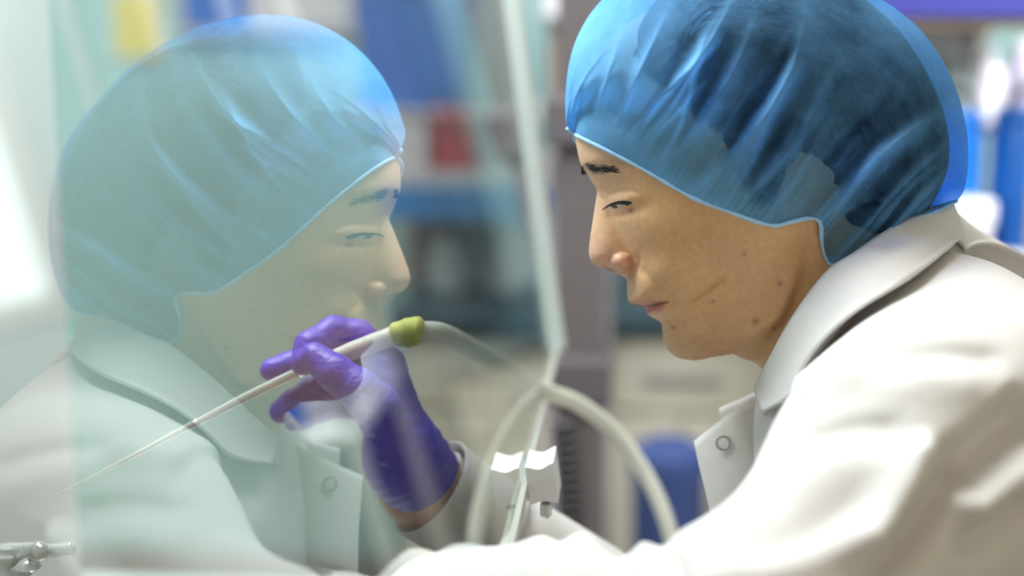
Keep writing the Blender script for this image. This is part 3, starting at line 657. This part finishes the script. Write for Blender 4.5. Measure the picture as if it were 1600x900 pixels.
# far sleeve cuff
ax_ = cd; u1 = np.cross(ax_, [0, 0, 1.]); u1 /= np.linalg.norm(u1); u2 = np.cross(ax_, u1)
V = []; prof = [(.06, .0375), (.03, .0370), (.012, .0372), (.0, .0380), (-.0015, .0365), (.002, .0350), (.02, .034)]
for s_, r_ in prof:
    for j in range(48): a = 2*math.pi*j/48; V.append(c0+ax_*s_+(u1*math.cos(a)+u2*math.sin(a))*r_)
Q = [(i*48+j, i*48+(j+1) % 48, (i+1)*48+(j+1) % 48, (i+1)*48+j) for i in range(len(prof)-1) for j in range(48)]
sub(np_mesh('sleeve_cuff', LW(np.array(V)), Q, M_COAT, None), coat)

# ---------- gloved right hand
HZ = -.02
def hp(px, py, z): return L(px, py, HZ+z)
sp = .0013; pts = [hp(395, 490, 0), hp(735, 830, 0)]
G, og = grid((pts[0][0], pts[1][1], HZ-.10), (pts[1][0], pts[0][1], HZ+.075), (sp,)*3)
chains = {  # joint list (px, py, z, radius)
 'index': [(602, 568, -.004, .0125), (560, 525, -.010, .0108), (522, 518, -.007, .0104), (484, 540, .005, .0100), (474, 566, .012, .0090)],
 'middle': [(598, 585, -.014, .0125), (545, 552, -.022, .0105), (500, 556, -.020, .0098), (455, 570, -.016, .0090), (424, 578, -.012, .0080)],
 'ring': [(592, 612, -.030, .012), (530, 598, -.036, .0100), (488, 612, -.030, .0098), (458, 630, -.022, .0092), (440, 643, -.016, .0086)],
 'little': [(585, 640, -.044, .011), (535, 632, -.050, .0092), (498, 640, -.042, .0088), (473, 652, -.032, .0082), (459, 657, -.028, .0076)],
 'thumb': [(612, 690, .012, .0165), (590, 638, .028, .0152), (562, 610, .034, .0134), (524, 583, .032, .0118), (492, 558, .026, .0100)],
}
fg = None
for a, b, ra, rb in (((602, 572, .002), (628, 690, .000), .0135, .018), ((598, 590, -.014), (634, 700, -.010), .0135, .018), ((592, 614, -.029), (630, 715, -.018), .0130, .018),
                     ((586, 640, -.042), (622, 725, -.024), .0120, .017), ((612, 690, .010), (640, 730, -.004), .0165, .022)):
    f_ = cone(G, hp(*a), hp(*b), ra, rb); fg = f_ if fg is None else smin(fg, f_, .012)
for nme, c in chains.items():
    f_ = None
    for (a, b) in zip(c[:-1], c[1:]):
        g_ = cone(G, hp(*a[:3]), hp(*b[:3]), a[3], b[3]); f_ = g_ if f_ is None else smin(f_, g_, .004)
    fg = smin(fg, f_, .005)
wr0 = hp(632, 715, -.010); wr1 = L(672, 768, -.05)
fg = smin(fg, cone(G, wr0, wr1, .0270, .0300, (1, 1, 1)), .014)
ad = wr1-wr0; ad /= np.linalg.norm(ad); ce = L(650, 752, -.045)
fg = np.maximum(fg, (G[0]-ce[0])*ad[0]+(G[1]-ce[1])*ad[1]+(G[2]-ce[2])*ad[2])
Vg, Qg = surface_nets(fg, og, (sp,)*3); Vg = relax(Vg, Qg, 3)
Nn = vnormals(Vg, Qg)
# wrinkles across the thumb, web and wrist
def wr(c, d, freq, amp, rad):
    c = np.array(c); d = np.array(d, float); d /= np.linalg.norm(d); r_ = np.linalg.norm(Vg-c, axis=1); 
    w_ = np.exp(-.5*(r_/rad)**2); ph_ = (Vg-c)@d*freq; return amp*w_*(np.abs(np.sin(ph_+1.2*np.sin((Vg-c)[:, 2]*120)))-.5)
dv = wr(hp(575, 625, .03), (-.8, .55, 0), 620, .0011, .016)+wr(hp(625, 640, 0), (.3, .9, .2), 420, .0012, .03)+wr(hp(650, 725, -.02), (.6, -.7, 0), 380, .0014, .026)+wr(hp(530, 590, .03), (-.7, .6, 0), 700, .0006, .012)
Vg = Vg+Nn*dv[:, None]
glove = np_mesh('glove', LW(Vg), Qg[:, ::-1], M_GLOVE, person)

# ================================================================== PIPETTE, TUBING
PZ = HZ+.008
M_PIP = clear_material('pipette_glass', (.96, .98, .97), .55)
pip = empty('pipette', P(300, 668, PZ), 'thin clear glass pipette with long drawn tip, held in the violet glove', 'pipette')
tube('drawn_tip', [P(84, 777, PZ+.01), P(200, 716, PZ+.006), P(310, 659, PZ+.003)], .0016, M_PIP, pip, 12, 40, radii=[.0006, .0010, .0016, .0026])
tube('barrel', [P(308, 660, PZ+.003), P(390, 618, PZ), P(470, 580, PZ), P(530, 556, PZ)], .0030, M_PIP, pip, 16, 40, radii=[.0024, .0032, .0034, .0034])
tube('mouth_ring', [P(466, 582, PZ), P(476, 577, PZ)], .0042, M_CHROME, pip, 16, 6)
hose = empty('rubber_tubing', P(700, 530, -.05), 'pale flexible tubing running from the pipette out beneath the sash', 'tubing')
tube('pipette_sleeve', [P(512, 563, PZ), P(560, 545, PZ), P(622, 522, PZ)], .0062, M_TUBE, hose, 18, 30, radii=[.0052, .0062, .0066, .0066])
kn = mat('yellow_rubber', (.52, .55, .10), .55, var=.2)
tube('yellow_connector', [P(612, 527, PZ), P(624, 522, PZ), P(636, 520, PZ), P(648, 518, PZ), P(660, 520, PZ)], .009, kn, hose, 20, 30, radii=[.0066, .0088, .0086, .0102, .0096, .0104, .0078])
tube('long_tube', [P(655, 519, PZ), P(690, 521, -.05), P(740, 546, -.11), P(800, 582, -.18), P(858, 613, -.245), P(905, 632, -.28), P(960, 675, -.31), P(1005, 735, -.32), P(1038, 805, -.32), P(1060, 890, -.32), P(1075, 980, -.32), P(1090, 1150, -.32)],
     .0072, M_TUBE, hose, 16, 140)
# ---------- trousers, shoes, stool (below the picture)
hipw = LW(HIP)[0]
tr_parts = []
def wcone(G, a, b, ra, rb): return cone(G, a, b, ra, rb)
lo = hipw-np.array([.62, .26, .62]); lo[2] = .18; hi = hipw+np.array([.2, .26, .06])
G, og = grid(lo, hi, (.012,)*3)
ft = cone(G, hipw+np.array([0, -.08, -.08]), hipw+np.array([0, .08, -.08]), .12, .12)
kn_ = [hipw+np.array([-.40, s_*.13, -.13]) for s_ in (-1, 1)]; an_ = [np.array([hipw[0]-.33, hipw[1]+s_*.14, .30]) for s_ in (-1, 1)]
for k_, a_, s_ in zip(kn_, an_, (-1, 1)):
    ft = smin(ft, cone(G, hipw+np.array([-.02, s_*.09, -.08]), k_, .10, .072), .04); ft = smin(ft, cone(G, k_, a_, .07, .055), .02)
Vt, Qt = surface_nets(ft, og, (.012,)*3); np_mesh('trousers', relax(Vt, Qt, 2), Qt[:, ::-1], M_PANTS, person)
M_SHOE = mat('black_shoe', (.02, .02, .02), .5)
for a_ in an_:
    Gs, os_ = grid(a_+np.array([-.20, -.07, -.13]), a_+np.array([.08, .07, .03]), (.007,)*3)
    fs = smin(cone(Gs, a_+np.array([.02, 0, -.06]), a_+np.array([-.13, 0, -.085]), .045, .035), cone(Gs, a_, a_+np.array([.01, 0, -.05]), .045, .045), .03)
    fs = np.maximum(fs, (os_[2]+.02)-Gs[2]+0*fs)
    Vs, Qs = surface_nets(fs, os_, (.007,)*3); np_mesh('shoe', relax(Vs, Qs, 1), Qs[:, ::-1], M_SHOE, person)
stool = empty('lab_stool', (hipw[0], hipw[1], 0), 'round black lab stool that the man sits on', 'stool')
zs = hipw[2]-.20
lathe('seat', [(.02, zs-.07), (.17, zs-.06), (.19, zs-.03), (.185, zs-.005), (.16, zs)], (hipw[0], hipw[1], 0), M_DARK, stool)
lathe('column', [(.03, .08), (.03, zs-.07)], (hipw[0], hipw[1], 0), M_CHROME, stool, 20)
for k_ in range(5):
    a = 2*math.pi*k_/5+.3; e = np.array([math.cos(a), math.sin(a), 0])*.28; c = np.array([hipw[0], hipw[1], 0])
    tube('leg', [c+[0, 0, .09], c+e*.5+[0, 0, .08], c+e+[0, 0, .05]], .018, M_DARK, stool, 10, 12)
    lathe('caster', [(.01, 0), (.025, .005), (.025, .045), (.01, .05)], c+e, M_DARK, stool, 16)
V = []; 
tube('foot_ring', [np.array([hipw[0]+.22*math.cos(t), hipw[1]+.22*math.sin(t), .17]) for t in np.linspace(0, 2*math.pi, 25)], .012, M_CHROME, stool, 10, 64)

# ================================================================== THE ROOM
M_WALL = mat('wall_paint', (.38, .60, .62), .9, var=.03, scale=3)
M_FLOOR = mat('vinyl_floor', (.50, .42, .32), .5, var=.08, scale=8)
def struct(o): o['kind'] = 'structure'; return o
def slab(name, x0, x1, y0, y1, z0, z1, m, parent=None, bev=0): return box_obj(name, ((x0+x1)/2, (y0+y1)/2, (z0+z1)/2), (x1-x0, y1-y0, z1-z0), m, parent, bev)
struct(slab('floor', -3, 3.4, -1.6, 3.5, -.05, 0, M_FLOOR))
struct(slab('wall_back', -3, 3.4, 3.4, 3.5, 0, 2.9, M_WALL))
struct(slab('wall_right', 3.3, 3.4, -1.6, 3.4, 0, 2.9, M_WALL))
struct(slab('wall_left', -3, -2.9, -1.6, 3.4, 0, 2.9, M_WALL))
struct(slab('baseboard_back', -2.9, 3.3, 3.385, 3.4, 0, .1, mat('grey_skirting', (.25, .26, .27), .6)))

# glowing window added right of the rack to brighten the glass at left
def mirror_pt(q): d_ = (q-sash_pt(0, 0))@CN; return q-2*d_*CN
wa = mirror_pt(on_y(95, 470, 3.38)); wb_ = mirror_pt(on_y(-330, 40, 3.38)); wx0, wx1 = wa[0], wb_[0]; wz0, wz1 = wa[2], max(wb_[2], wa[2]+.9)+.35
M_GLOWP = bpy.data.materials.new('added_glow_pane'); M_GLOWP.use_nodes = True; _b = M_GLOWP.node_tree.nodes['Principled BSDF']
_b.inputs['Base Color'].default_value = (.8, .85, .85, 1); _b.inputs['Emission Color'].default_value = (.86, 1, .98, 1); _b.inputs['Emission Strength'].default_value = 1.9
win = empty('added_window_1', ((wx0+wx1)/2, 3.39, wz0)); win['kind'] = 'structure'
M_FRAME = mat('window_frame_paint', (.78, .78, .76), .5)
for k_ in range(2):
    xa_, xb_ = wx0+(wx1-wx0)*k_/2+.02, wx0+(wx1-wx0)*(k_+1)/2-.02; slab('pane', xa_, xb_, 3.385, 3.397, wz0+.03, wz1-.03, M_GLOWP, win, 0)
for a_, b_, c_, d_ in ((wx0-.04, wx1+.04, wz0-.03, wz0+.03), (wx0-.04, wx1+.04, wz1-.03, wz1+.03)): slab('frame_rail', a_, b_, 3.36, 3.399, c_, d_, M_FRAME, win, .004)
for x_ in (wx0-.01, (wx0+wx1)/2, wx1+.01): slab('frame_stile', x_-.03, x_+.03, 3.36, 3.399, wz0, wz1, M_FRAME, win, .004)
print('WINDOW', wx0, wx1, wz0, wz1)
# hood carcass round the sash
M_HOODW = mat('white_enamel', (.86, .90, .90), .4, var=.02, scale=5)
M_STEEL = mat('brushed_steel', (.62, .63, .64), .35, metal=.8, var=.04)
hood = empty('fume_hood', (-.3, .5, 0), 'white enamel fume hood cabinet with steel work surface behind the sash', 'fume hood')
slab('rear_panel', -.55, -.53, -.30, 1.29, .88, sash_pt(0, .82)[2], M_HOODW, hood, .004)
slab('work_surface', -.60, -.03, -.30, 1.30, .85, .88, M_STEEL, hood, .004)
for x_, y_ in ((-.56, -.26), (-.56, 1.26), (-.08, -.26), (-.08, 1.26)): slab('leg', x_-.02, x_+.02, y_-.02, y_+.02, 0, .85, M_STEEL, hood, .003)
hx = sash_pt(0, .82)[0]; slab('header', -.57, hx+.03, -.30, 1.34, sash_pt(0, .82)[2], sash_pt(0, .82)[2]+.12, M_HOODW, hood, .004)
# glass stopcock at the lower left
gl = P(16, 880, -.02); zt = gl[2]
cock = empty('glass_stopcock', (gl[0], gl[1], .88), 'clear glass bottle with stopcock at the lower left, on the hood work surface', 'glassware')
hb_ = zt-.88
lathe('bottle', [(.030, .002), (.032, .01), (.032, hb_*.55), (.026, hb_*.68), (.012, hb_*.78), (.010, hb_*.9), (.012, hb_*.92), (.012, hb_*.97), (.008, hb_*.98), (.007, hb_+.012)], (gl[0], gl[1], .88), M_GLASSWARE, cock, 28)
for k_ in range(3):
    lathe('ground_joint', [(.007, 0), (.0115, .0015), (.0115, .0045), (.007, .006)], (gl[0], gl[1], zt-.016+.0095*k_), M_GLASSWARE, cock, 24)
a0 = P(8, 870, -.02); tube('barrel', [P(2, 864, -.035), P(60, 862, .0)], .0062, M_GLASSWARE, cock, 16, 16)
tube('handle', [P(56, 863, -.004), P(85, 860, -.004), P(114, 857, -.004)], .0050, M_GLASSWARE, cock, 16, 20, radii=[.0058, .0048, .0048, .0050])
lathe('plug_knob', [(.0015, -.007), (.006, -.004), (.0072, 0), (.006, .004), (.0015, .007)], P(60, 862, .004), M_GLASSWARE, cock, 20)
lathe('side_knob', [(.0015, -.006), (.006, -.0035), (.0085, 0), (.006, .0035), (.0015, .006)], P(44, 886, .004), M_GLASSWARE, cock, 20)
tube('side_arm', [P(16, 900, -.02), P(32, 890, -.005), P(44, 886, .002)], .004, M_GLASSWARE, cock, 12, 14)

# ---- background pieces are sized by where they stand: span(px0, px1, py0, py1, y) -> x0, x1, z0, z1
def span(px0, px1, py0, py1, y):
    a = on_y(px0, py1, y); b = on_y(px1, py0, y); return a[0], b[0], a[2], b[2]
M_BENCH = mat('teal_bench_top', (.035, .075, .10), .35); M_CREAM = mat('cream_laminate', (.60, .585, .50), .6, var=.03, scale=4)
M_BLUE = mat('blue_plastic', (.03, .18, .72), .4); M_BLUE2 = mat('bright_blue_plastic', (.008, .14, .55), .35); M_RED = mat('red_plastic', (.62, .02, .04), .4)
M_PAPER = mat('white_card', (.80, .81, .88), .7); M_LILAC = mat('lilac_plastic', (.50, .47, .62), .5); M_SHELF = mat('grey_shelf', (.66, .66, .68), .5)
M_BLUEE = mat('blue_edge', (.04, .26, .66), .5); M_VIOLET = mat('violet_edge', (.04, .045, .30), .5); M_TAN = mat('tan_wood', (.38, .30, .22), .6); M_NAVY = mat('navy_fabric', (.03, .06, .20), .8)
M_YEL = mat('yellow_paint', (.75, .60, .06), .6); M_TEALW = mat('pale_teal', (.55, .66, .68), .6)

YB = 2.55
top_z = .90
# bench units and worktop along the back
bx0, bx1 = on_y(625, 490, 2.55)[0], 2.3; nunit = 5; edges = [bx0, (bx0+.28)/2, .28, .95, 1.62, bx1]; M_CHAR = mat('charcoal_laminate', (.05, .05, .055), .6)  # unseen right-hand units made charcoal to keep the mirrored background dark
wt = slab('worktop', bx0-.02, bx1+.02, YB-.02, YB+.62, top_z-.035, top_z, M_BENCH, None, .004); tag(wt, 'long dark teal worktop running across the back of the lab', 'worktop')
pos_words = ['cream laminate cabinet at the left end of the back worktop', 'cream laminate cabinet next to the charcoal ones under the back worktop', 'charcoal cabinet next to the cream ones under the back worktop', 'charcoal cabinet between two charcoal ones under the back worktop', 'charcoal cabinet at the right end of the back worktop']
for i in range(nunit):
    u = empty('bench_cabinet', ((edges[i]+edges[i+1])/2, YB+.3, 0), pos_words[i], 'cabinet', 'cabinets under the back worktop')
    a, b = edges[i]+.002, edges[i+1]-.002; M_U = M_CREAM if i < 2 else M_CHAR
    slab('body', a, b, YB+.03, YB+.58, .08, top_z-.036, M_U, u, .002); slab('plinth', a, b, YB+.07, YB+.56, 0, .08, M_DARK, u, 0)
    dr = slab('drawer', a+.004, b-.004, YB+.008, YB+.03, top_z-.18, top_z-.045, M_U, u, .003); sub(slab('handle', (a+b)/2-.07, (a+b)/2+.07, YB-.012, YB+.006, top_z-.12, top_z-.108, M_STEEL, None, .002), dr)
    for a2, b2, hx_ in ((a+.004, (a+b)/2-.002, (a+b)/2-.04), ((a+b)/2+.002, b-.004, (a+b)/2+.03)):
        d2 = slab('door', a2, b2, YB+.008, YB+.03, .09, top_z-.19, M_U, u, .003); sub(slab('handle', hx_, hx_+.01, YB-.012, YB+.006, .45, .58, M_STEEL, None, .002), d2)
# wall shelf above it (left of the post) with blue front edge
x0, x1, z0, z1 = span(596, 862, 268, 300, YB+.1)
shl = empty('back_shelf', ((x0+x1)/2, YB+.2, top_z), 'pale grey bench shelf with bright blue front edge behind the glass', 'shelf')
slab('board', x0, x1, YB+.1, YB+.42, z0, z1, M_SHELF, shl, .003); _, _, zb0, _ = span(596, 862, 300, 342, YB+.1); slab('front_edge', x0, x1, YB+.088, YB+.1, zb0, z0+.012, M_BLUEE, shl, .002)
for k_ in range(4):
    t_ = x0+.02+(x1-x0-.04)*k_/3; slab('upright', t_-.012, t_+.012, YB+.30, YB+.34, top_z, z0, M_STEEL, shl, .002)
slab('back_sheet', x0, x1, YB+.345, YB+.355, top_z, z0, M_PAPER, shl, 0)
zsh = z1
def crate(px0, px1, py0, y, dep, z0, m, name, label, cat, lid=None, group=None):
    a, b, _, zt_ = span(px0, px1, py0, py0+10, y); o = empty(name, ((a+b)/2, y+dep/2, z0), label, cat, group)
    hgt = zt_-z0; t = .004
    bm = bmesh.new(); vs = []
    for (z, ins) in ((z0, .06), (z0+hgt*.86, 0)):
        for (sx, sy) in ((0, 0), (1, 0), (1, 1), (0, 1)):
            xx = a+(b-a)*sx+(ins*(b-a)*.5*(1-2*sx)); yy = y+dep*sy+(ins*dep*.5*(1-2*sy)); vs.append(bm.verts.new((xx, yy, z)))
    for f in ((3, 2, 1, 0), (4, 5, 6, 7), (0, 1, 5, 4), (1, 2, 6, 5), (2, 3, 7, 6), (3, 0, 4, 7)): bm.faces.new([vs[i] for i in f])
    bmesh.ops.bevel(bm, geom=bm.edges[:], offset=.006, segments=2, affect='EDGES', profile=.5); bm_obj('tub', bm, m, o, False)
    slab('lid', a-.006, b+.006, y-.006, y+dep+.006, z0+hgt*.86, zt_, lid or m, o, .005); slab('latch', (a+b)/2-.02, (a+b)/2+.02, y-.014, y-.004, z0+hgt*.76, z0+hgt*.93, lid or m, o, .002)
    return o
zu = on_y(650, 172, YB+.1)[2]; slab('upper_board', on_y(552, 170, YB+.1)[0], x1, YB+.1, YB+.42, zu-.012, zu, M_SHELF, shl, .003)
for k_ in range(2): t_ = (x0+.02, x1-.02)[k_]; slab('post', t_-.012, t_+.012, YB+.36, YB+.40, z1, zu-.012, M_STEEL, shl, .002)
crate(556, 728, -80, YB+.12, .22, zu, M_BLUE, 'storage_box', 'wide blue lidded storage box on the upper board of the back shelf', 'box')
def carton(px0, px1, py0, y, dep, z0, m, name, label, cat, py1=None):
    a, b, _, zt_ = span(px0, px1, py0, py0+10, y); o = empty(name, ((a+b)/2, y+dep/2, z0), label, cat); slab('body', a, b, y, y+dep, z0, zt_-.012, m, o, .003)
    slab('flap', a-.001, (a+b)/2-.001, y-.001, y+dep+.001, zt_-.012, zt_-.008, m, o, 0); slab('flap', (a+b)/2+.001, b+.001, y-.001, y+dep+.001, zt_-.012, zt_-.008, m, o, 0)
    slab('tape', (a+b)/2-.018, (a+b)/2+.018, y-.002, y+dep+.002, zt_-.008, zt_-.0065, M_TAN, o, 0); return o
a = on_y(286, 46, 3.37); b = on_y(556, -60, 3.37); nb_ = empty('notice_board', ((a[0]+b[0])/2, 3.385, a[2]), 'blue notice board high on the back wall, with white paper', 'notice board')
slab('panel', a[0], b[0], 3.375, 3.395, a[2], b[2], M_BLUE, nb_, .002)
for a_, b_, c_, d_ in ((a[0]-.015, b[0]+.015, a[2]-.015, a[2]), (a[0]-.015, b[0]+.015, b[2], b[2]+.015), (a[0]-.015, a[0], a[2], b[2]), (b[0], b[0]+.015, a[2], b[2])): slab('frame_bar', a_, b_, 3.370, 3.397, c_, d_, M_SHELF, nb_, .002)
p0 = on_y(390, 44, 3.37)[0]; p1 = on_y(550, 72, 3.37)[0]; slab('paper', p0, p1, 3.371, 3.375, a[2]+.006, b[2]-.03, M_PAPER, nb_, 0)
carton(604, 668, 178, YB+.11, .12, zsh, M_PAPER, 'small_carton', 'small white carton left of the red box on the back shelf', 'carton')
crate(672, 742, 168, YB+.11, .12, zsh, M_RED, 'red_box', 'small red lidded box on the back shelf', 'box')
def bottle(px, wpx, py_top, y, z0, m, capm, label, name='bottle', group=None, shape=0):
    c = on_y(px, py_top, y); r = wpx/2*(y/F_PX); hgt = c[2]-z0; o = empty(name, (c[0], y, z0), label, 'bottle' if name == 'bottle' else name.split('_')[-1], group)
    lathe('body', [(r*.8, 0), (r, .008), (r, hgt*.62), (r*.9, hgt*.70), (r*.45, hgt*.80), (r*.42, hgt*.86)], (c[0], y, z0), m, o, 24)
    lathe('cap', [(r*.5, hgt*.85), (r*.52, hgt*.87), (r*.52, hgt*.98), (r*.45, hgt)], (c[0], y, z0), capm, o, 20); return o
bottle(772, 60, 170, YB+.22, zsh, M_SHELF, M_PAPER, 'grey squat bottle on the back shelf right of the red box')
# items on the worktop below the shelf
bottle(700, 60, 350, YB+.2, top_z, M_TEALW, M_BENCH, 'pale teal bottle on the back worktop, left of the grey one')
bottle(800, 70, 345, YB+.2, top_z, M_SHELF, M_PAPER, 'pale grey bottle on the back worktop beside the end channel')
bottle(935, 52, 385, YB+.18, top_z, M_LILAC, M_PAPER, 'lilac bottle on the back worktop behind the dark post')
# yellow sign on the wall
a = on_y(182, 88, 3.39); b = on_y(243, -10, 3.39); sg_ = empty('wall_notice', ((a[0]+b[0])/2, 3.385, a[2]), 'yellow notice on the grey-green back wall', 'notice')
slab('sheet', a[0], b[0], 3.388, 3.398, a[2], b[2], M_YEL, sg_, .001); slab('frame', a[0]-.012, b[0]+.012, 3.393, 3.3995, a[2]-.012, b[2]+.012, M_SHELF, sg_, .002)
# dark post beside the sash, with ribbed hose
pc = on_y(908, 500, 1.75); M_POST = mat('dark_grey_iron', (.12, .105, .11), .5); post = empty('equipment_post', (pc[0], 1.75, 0), 'dark iron equipment post standing behind the sash end', 'post')
slab('upright', pc[0]-.030, pc[0]+.030, 1.72, 1.78, .03, 2.1, M_POST, post, .006); slab('base_plate', pc[0]-.15, pc[0]+.15, 1.6, 1.9, 0, .03, M_DARK, post, .006)
for zc_ in (1.30, .98): slab('clamp', pc[0]-.045, pc[0]+.04, 1.70, 1.80, zc_-.03, zc_+.03, mat('grey_clamp', (.10, .09, .10), .5), post, .006)
hpts = [on_y(880, 655, 1.5), on_y(886, 700, 1.5), on_y(890, 750, 1.5), on_y(893, 800, 1.5), on_y(890, 870, 1.5), on_y(880, 960, 1.5), [on_y(870, 960, 1.5)[0], 1.55, .35], [on_y(870, 960, 1.5)[0], 1.6, .02]]
rib = []
for k_ in range(90): rib += [.010, .016, .016, .010]
tube('ribbed_hose', hpts, .014, M_DARK, None, 14, 360, radii=rib); hs = bpy.data.objects['ribbed_hose']; tag(hs, 'black ribbed hose hanging beside the dark post', 'hose')
# brown box and white tray on top of a bracket near the post
carton(866, 925, 36, 2.35, .12, on_y(900, 165, 2.35)[2], M_TAN, 'brown_carton', 'brown carton on the high bracket shelf near the dark post', 'carton')
a = on_y(846, 175, 2.35); b = on_y(960, 165, 2.35); br_ = empty('bracket_shelf', ((a[0]+b[0])/2, 2.4, 0), 'narrow grey shelf stand behind the dark post', 'shelf')
slab('board', a[0], b[0], 2.33, 2.52, a[2], b[2], mat('grey_metal', (.28, .27, .30), .5), br_, .002)
for x_ in (a[0]+.015, b[0]-.015): slab('upright', x_-.012, x_+.012, 2.48, 2.52, 0, a[2]+.35, mat('grey_metal_b', (.28, .27, .30), .5), br_, .002)
slab('board', a[0], b[0], 2.33, 2.52, on_y(900, 32, 2.35)[2], on_y(900, 26, 2.35)[2], bpy.data.materials['grey_metal'], br_, .002)
carton(850, 925, -40, 2.35, .14, on_y(900, 26, 2.35)[2], M_PAPER, 'white_carton', 'white carton on the top board of the narrow shelf stand', 'carton')
bottle(900, 26, 168, 2.36, on_y(900, 240, 2.35)[2], M_RED, M_RED, 'small red bottle on the narrow shelf stand', 'bottle')
slab('board', a[0], b[0], 2.33, 2.52, on_y(900, 247, 2.35)[2], on_y(900, 240, 2.35)[2], bpy.data.materials['grey_metal'], br_, .002)
# navy stool / bin on the floor below
na = on_y(985, 850, 2.2); nb = on_y(1110, 725, 2.2); nv = empty('waste_bin', ((na[0]+nb[0])/2, 2.28, 0), 'navy waste bin on the floor in front of the cream cabinets', 'bin')
rb = (nb[0]-na[0])/2; lathe('drum', [(rb*.8, .005), (rb*.85, .02), (rb, nb[2]-.05), (rb*1.04, nb[2]-.04)], ((na[0]+nb[0])/2, 2.3, 0), M_NAVY, nv, 32); lathe('lid', [(rb*1.06, nb[2]-.04), (rb*1.06, nb[2]-.01), (rb*.6, nb[2]+.01), (.01, nb[2]+.012)], ((na[0]+nb[0])/2, 2.3, 0), M_NAVY, nv, 32)
# right side: rack with blue canisters and white bottles
YR = 2.05
ra = on_y(1360, 20, YR); rx1 = on_y(1662, 20, YR)[0]
rack = empty('side_rack', ((ra[0]+rx1)/2, YR+.2, 0), 'tall storage rack with violet shelf edge behind the man', 'rack')
z_top = on_y(1500, 20, YR)[2]; z_mid = on_y(1500, 185, YR+.2)[2]; z_low = .92
for zq in (z_top, z_mid, z_low, .35):
    slab('board', ra[0], rx1, YR+(.0 if zq != z_mid else .16), YR+.42, zq-.02, zq, M_TAN if zq == z_top else M_SHELF, rack, .002)
slab('back_panel', ra[0], rx1, YR+.412, YR+.42, z_low, z_top-.02, M_PAPER, rack, 0)
slab('shelf_edge', ra[0], rx1, YR-.012, YR, z_top-.006, z_top+.035, M_VIOLET, rack, .002)
for x_ in (ra[0]+.015, rx1-.015):
    for y_ in (YR+.015, YR+.40): slab('upright', x_-.012, x_+.012, y_-.012, y_+.012, 0, z_top+.4, M_STEEL, rack, .002)
def canister(px, wpx, py_top, y, label):
    c = on_y(px, py_top, y); r = wpx/2*(y/F_PX); hgt = c[2]-z_low; o = empty('canister', (c[0], y, z_low), label, 'canister', 'blue canisters on the side rack')
    lathe('drum', [(r*.92, 0), (r, .01), (r, hgt*.30), (r*1.03, hgt*.32), (r, hgt*.34), (r, hgt*.64), (r*1.03, hgt*.66), (r, hgt*.68), (r, hgt*.90), (r*.9, hgt*.94)], (c[0], y, z_low), M_BLUE2, o, 32)
    lathe('lid', [(r*.95, hgt*.935), (r*.97, hgt*.94), (r*.97, hgt*.985), (r*.9, hgt)], (c[0], y, z_low), M_BLUE2, o, 32)
    tube('handle', [np.array([c[0]-r*.5, y, z_low+hgt]), np.array([c[0]-r*.3, y, z_low+hgt+.025]), np.array([c[0]+r*.3, y, z_low+hgt+.025]), np.array([c[0]+r*.5, y, z_low+hgt])], .006, M_DARK, o, 8, 20)
canister(1493, 86, 172, YR+.10, 'blue canister partly behind the blue hair net'); canister(1606, 100, 168, YR+.10, 'large blue canister at the right edge of the picture')
for k_, (px_, w_, t_) in enumerate(((1428, 54, 72), (1487, 54, 66), (1545, 52, 80), (1602, 54, 62))):
    bottle(px_, w_, t_, YR+.28, z_mid, (M_PAPER, M_TEALW, M_PAPER, M_LILAC)[k_], M_PAPER, ('white bottle leftmost on the middle rack board', 'pale teal bottle above the smaller blue canister', 'white bottle between the teal and lilac ones on the rack', 'lilac bottle at the right end of the middle rack board')[k_], 'bottle', 'bottles on the middle rack board')
def cup(px, wpx, py_top, y, label):
    c = on_y(px, py_top, y); r = wpx/2*(y/F_PX); hgt = c[2]-z_low; o = empty('white_tub', (c[0], y, z_low), label, 'tub', 'white tubs on the side rack')
    lathe('body', [(r*.78, 0), (r*.8, .005), (r*.9, hgt*.86)], (c[0], y, z_low), M_WHITEP, o, 28); lathe('lid', [(r, hgt*.86), (r*1.02, hgt*.88), (r*1.02, hgt*.98), (r*.95, hgt)], (c[0], y, z_low), M_WHITEP, o, 28)
cup(1516, 74, 312, YR+.03, 'taller white lidded tub just behind the coat collar'); cup(1572, 56, 395, YR+.02, 'shorter white lidded tub right of the taller one')

# dark incubator added out of view, to keep the mirrored background dark
ia = on_y(1135, 480, YB+.05)[0]; ib = on_y(1500, 480, YB+.05)[0]
M_INC = mat('charcoal_enamel', (.05, .055, .065), .5)
inc = empty('reflection_block', ((ia+ib)/2, YB+.3, top_z), 'charcoal incubator added behind the man, unseen, to darken the reflection', 'reflection_block')
slab('housing', ia, ib, YB+.07, YB+.55, top_z+.02, 1.75, M_INC, inc, .006); dd = slab('door', ia+.01, ib-.01, YB+.045, YB+.07, top_z+.04, 1.73, M_INC, inc, .006)
sub(slab('handle', ib-.06, ib-.045, YB+.01, YB+.044, 1.2, 1.5, M_STEEL, None, .003), dd)
for x_ in (ia+.03, ib-.03):
    for y_ in (YB+.11, YB+.5): lathe('foot', [(.018, 0), (.018, .018), (.012, .02)], (x_, y_, top_z), M_DARK, inc, 12)
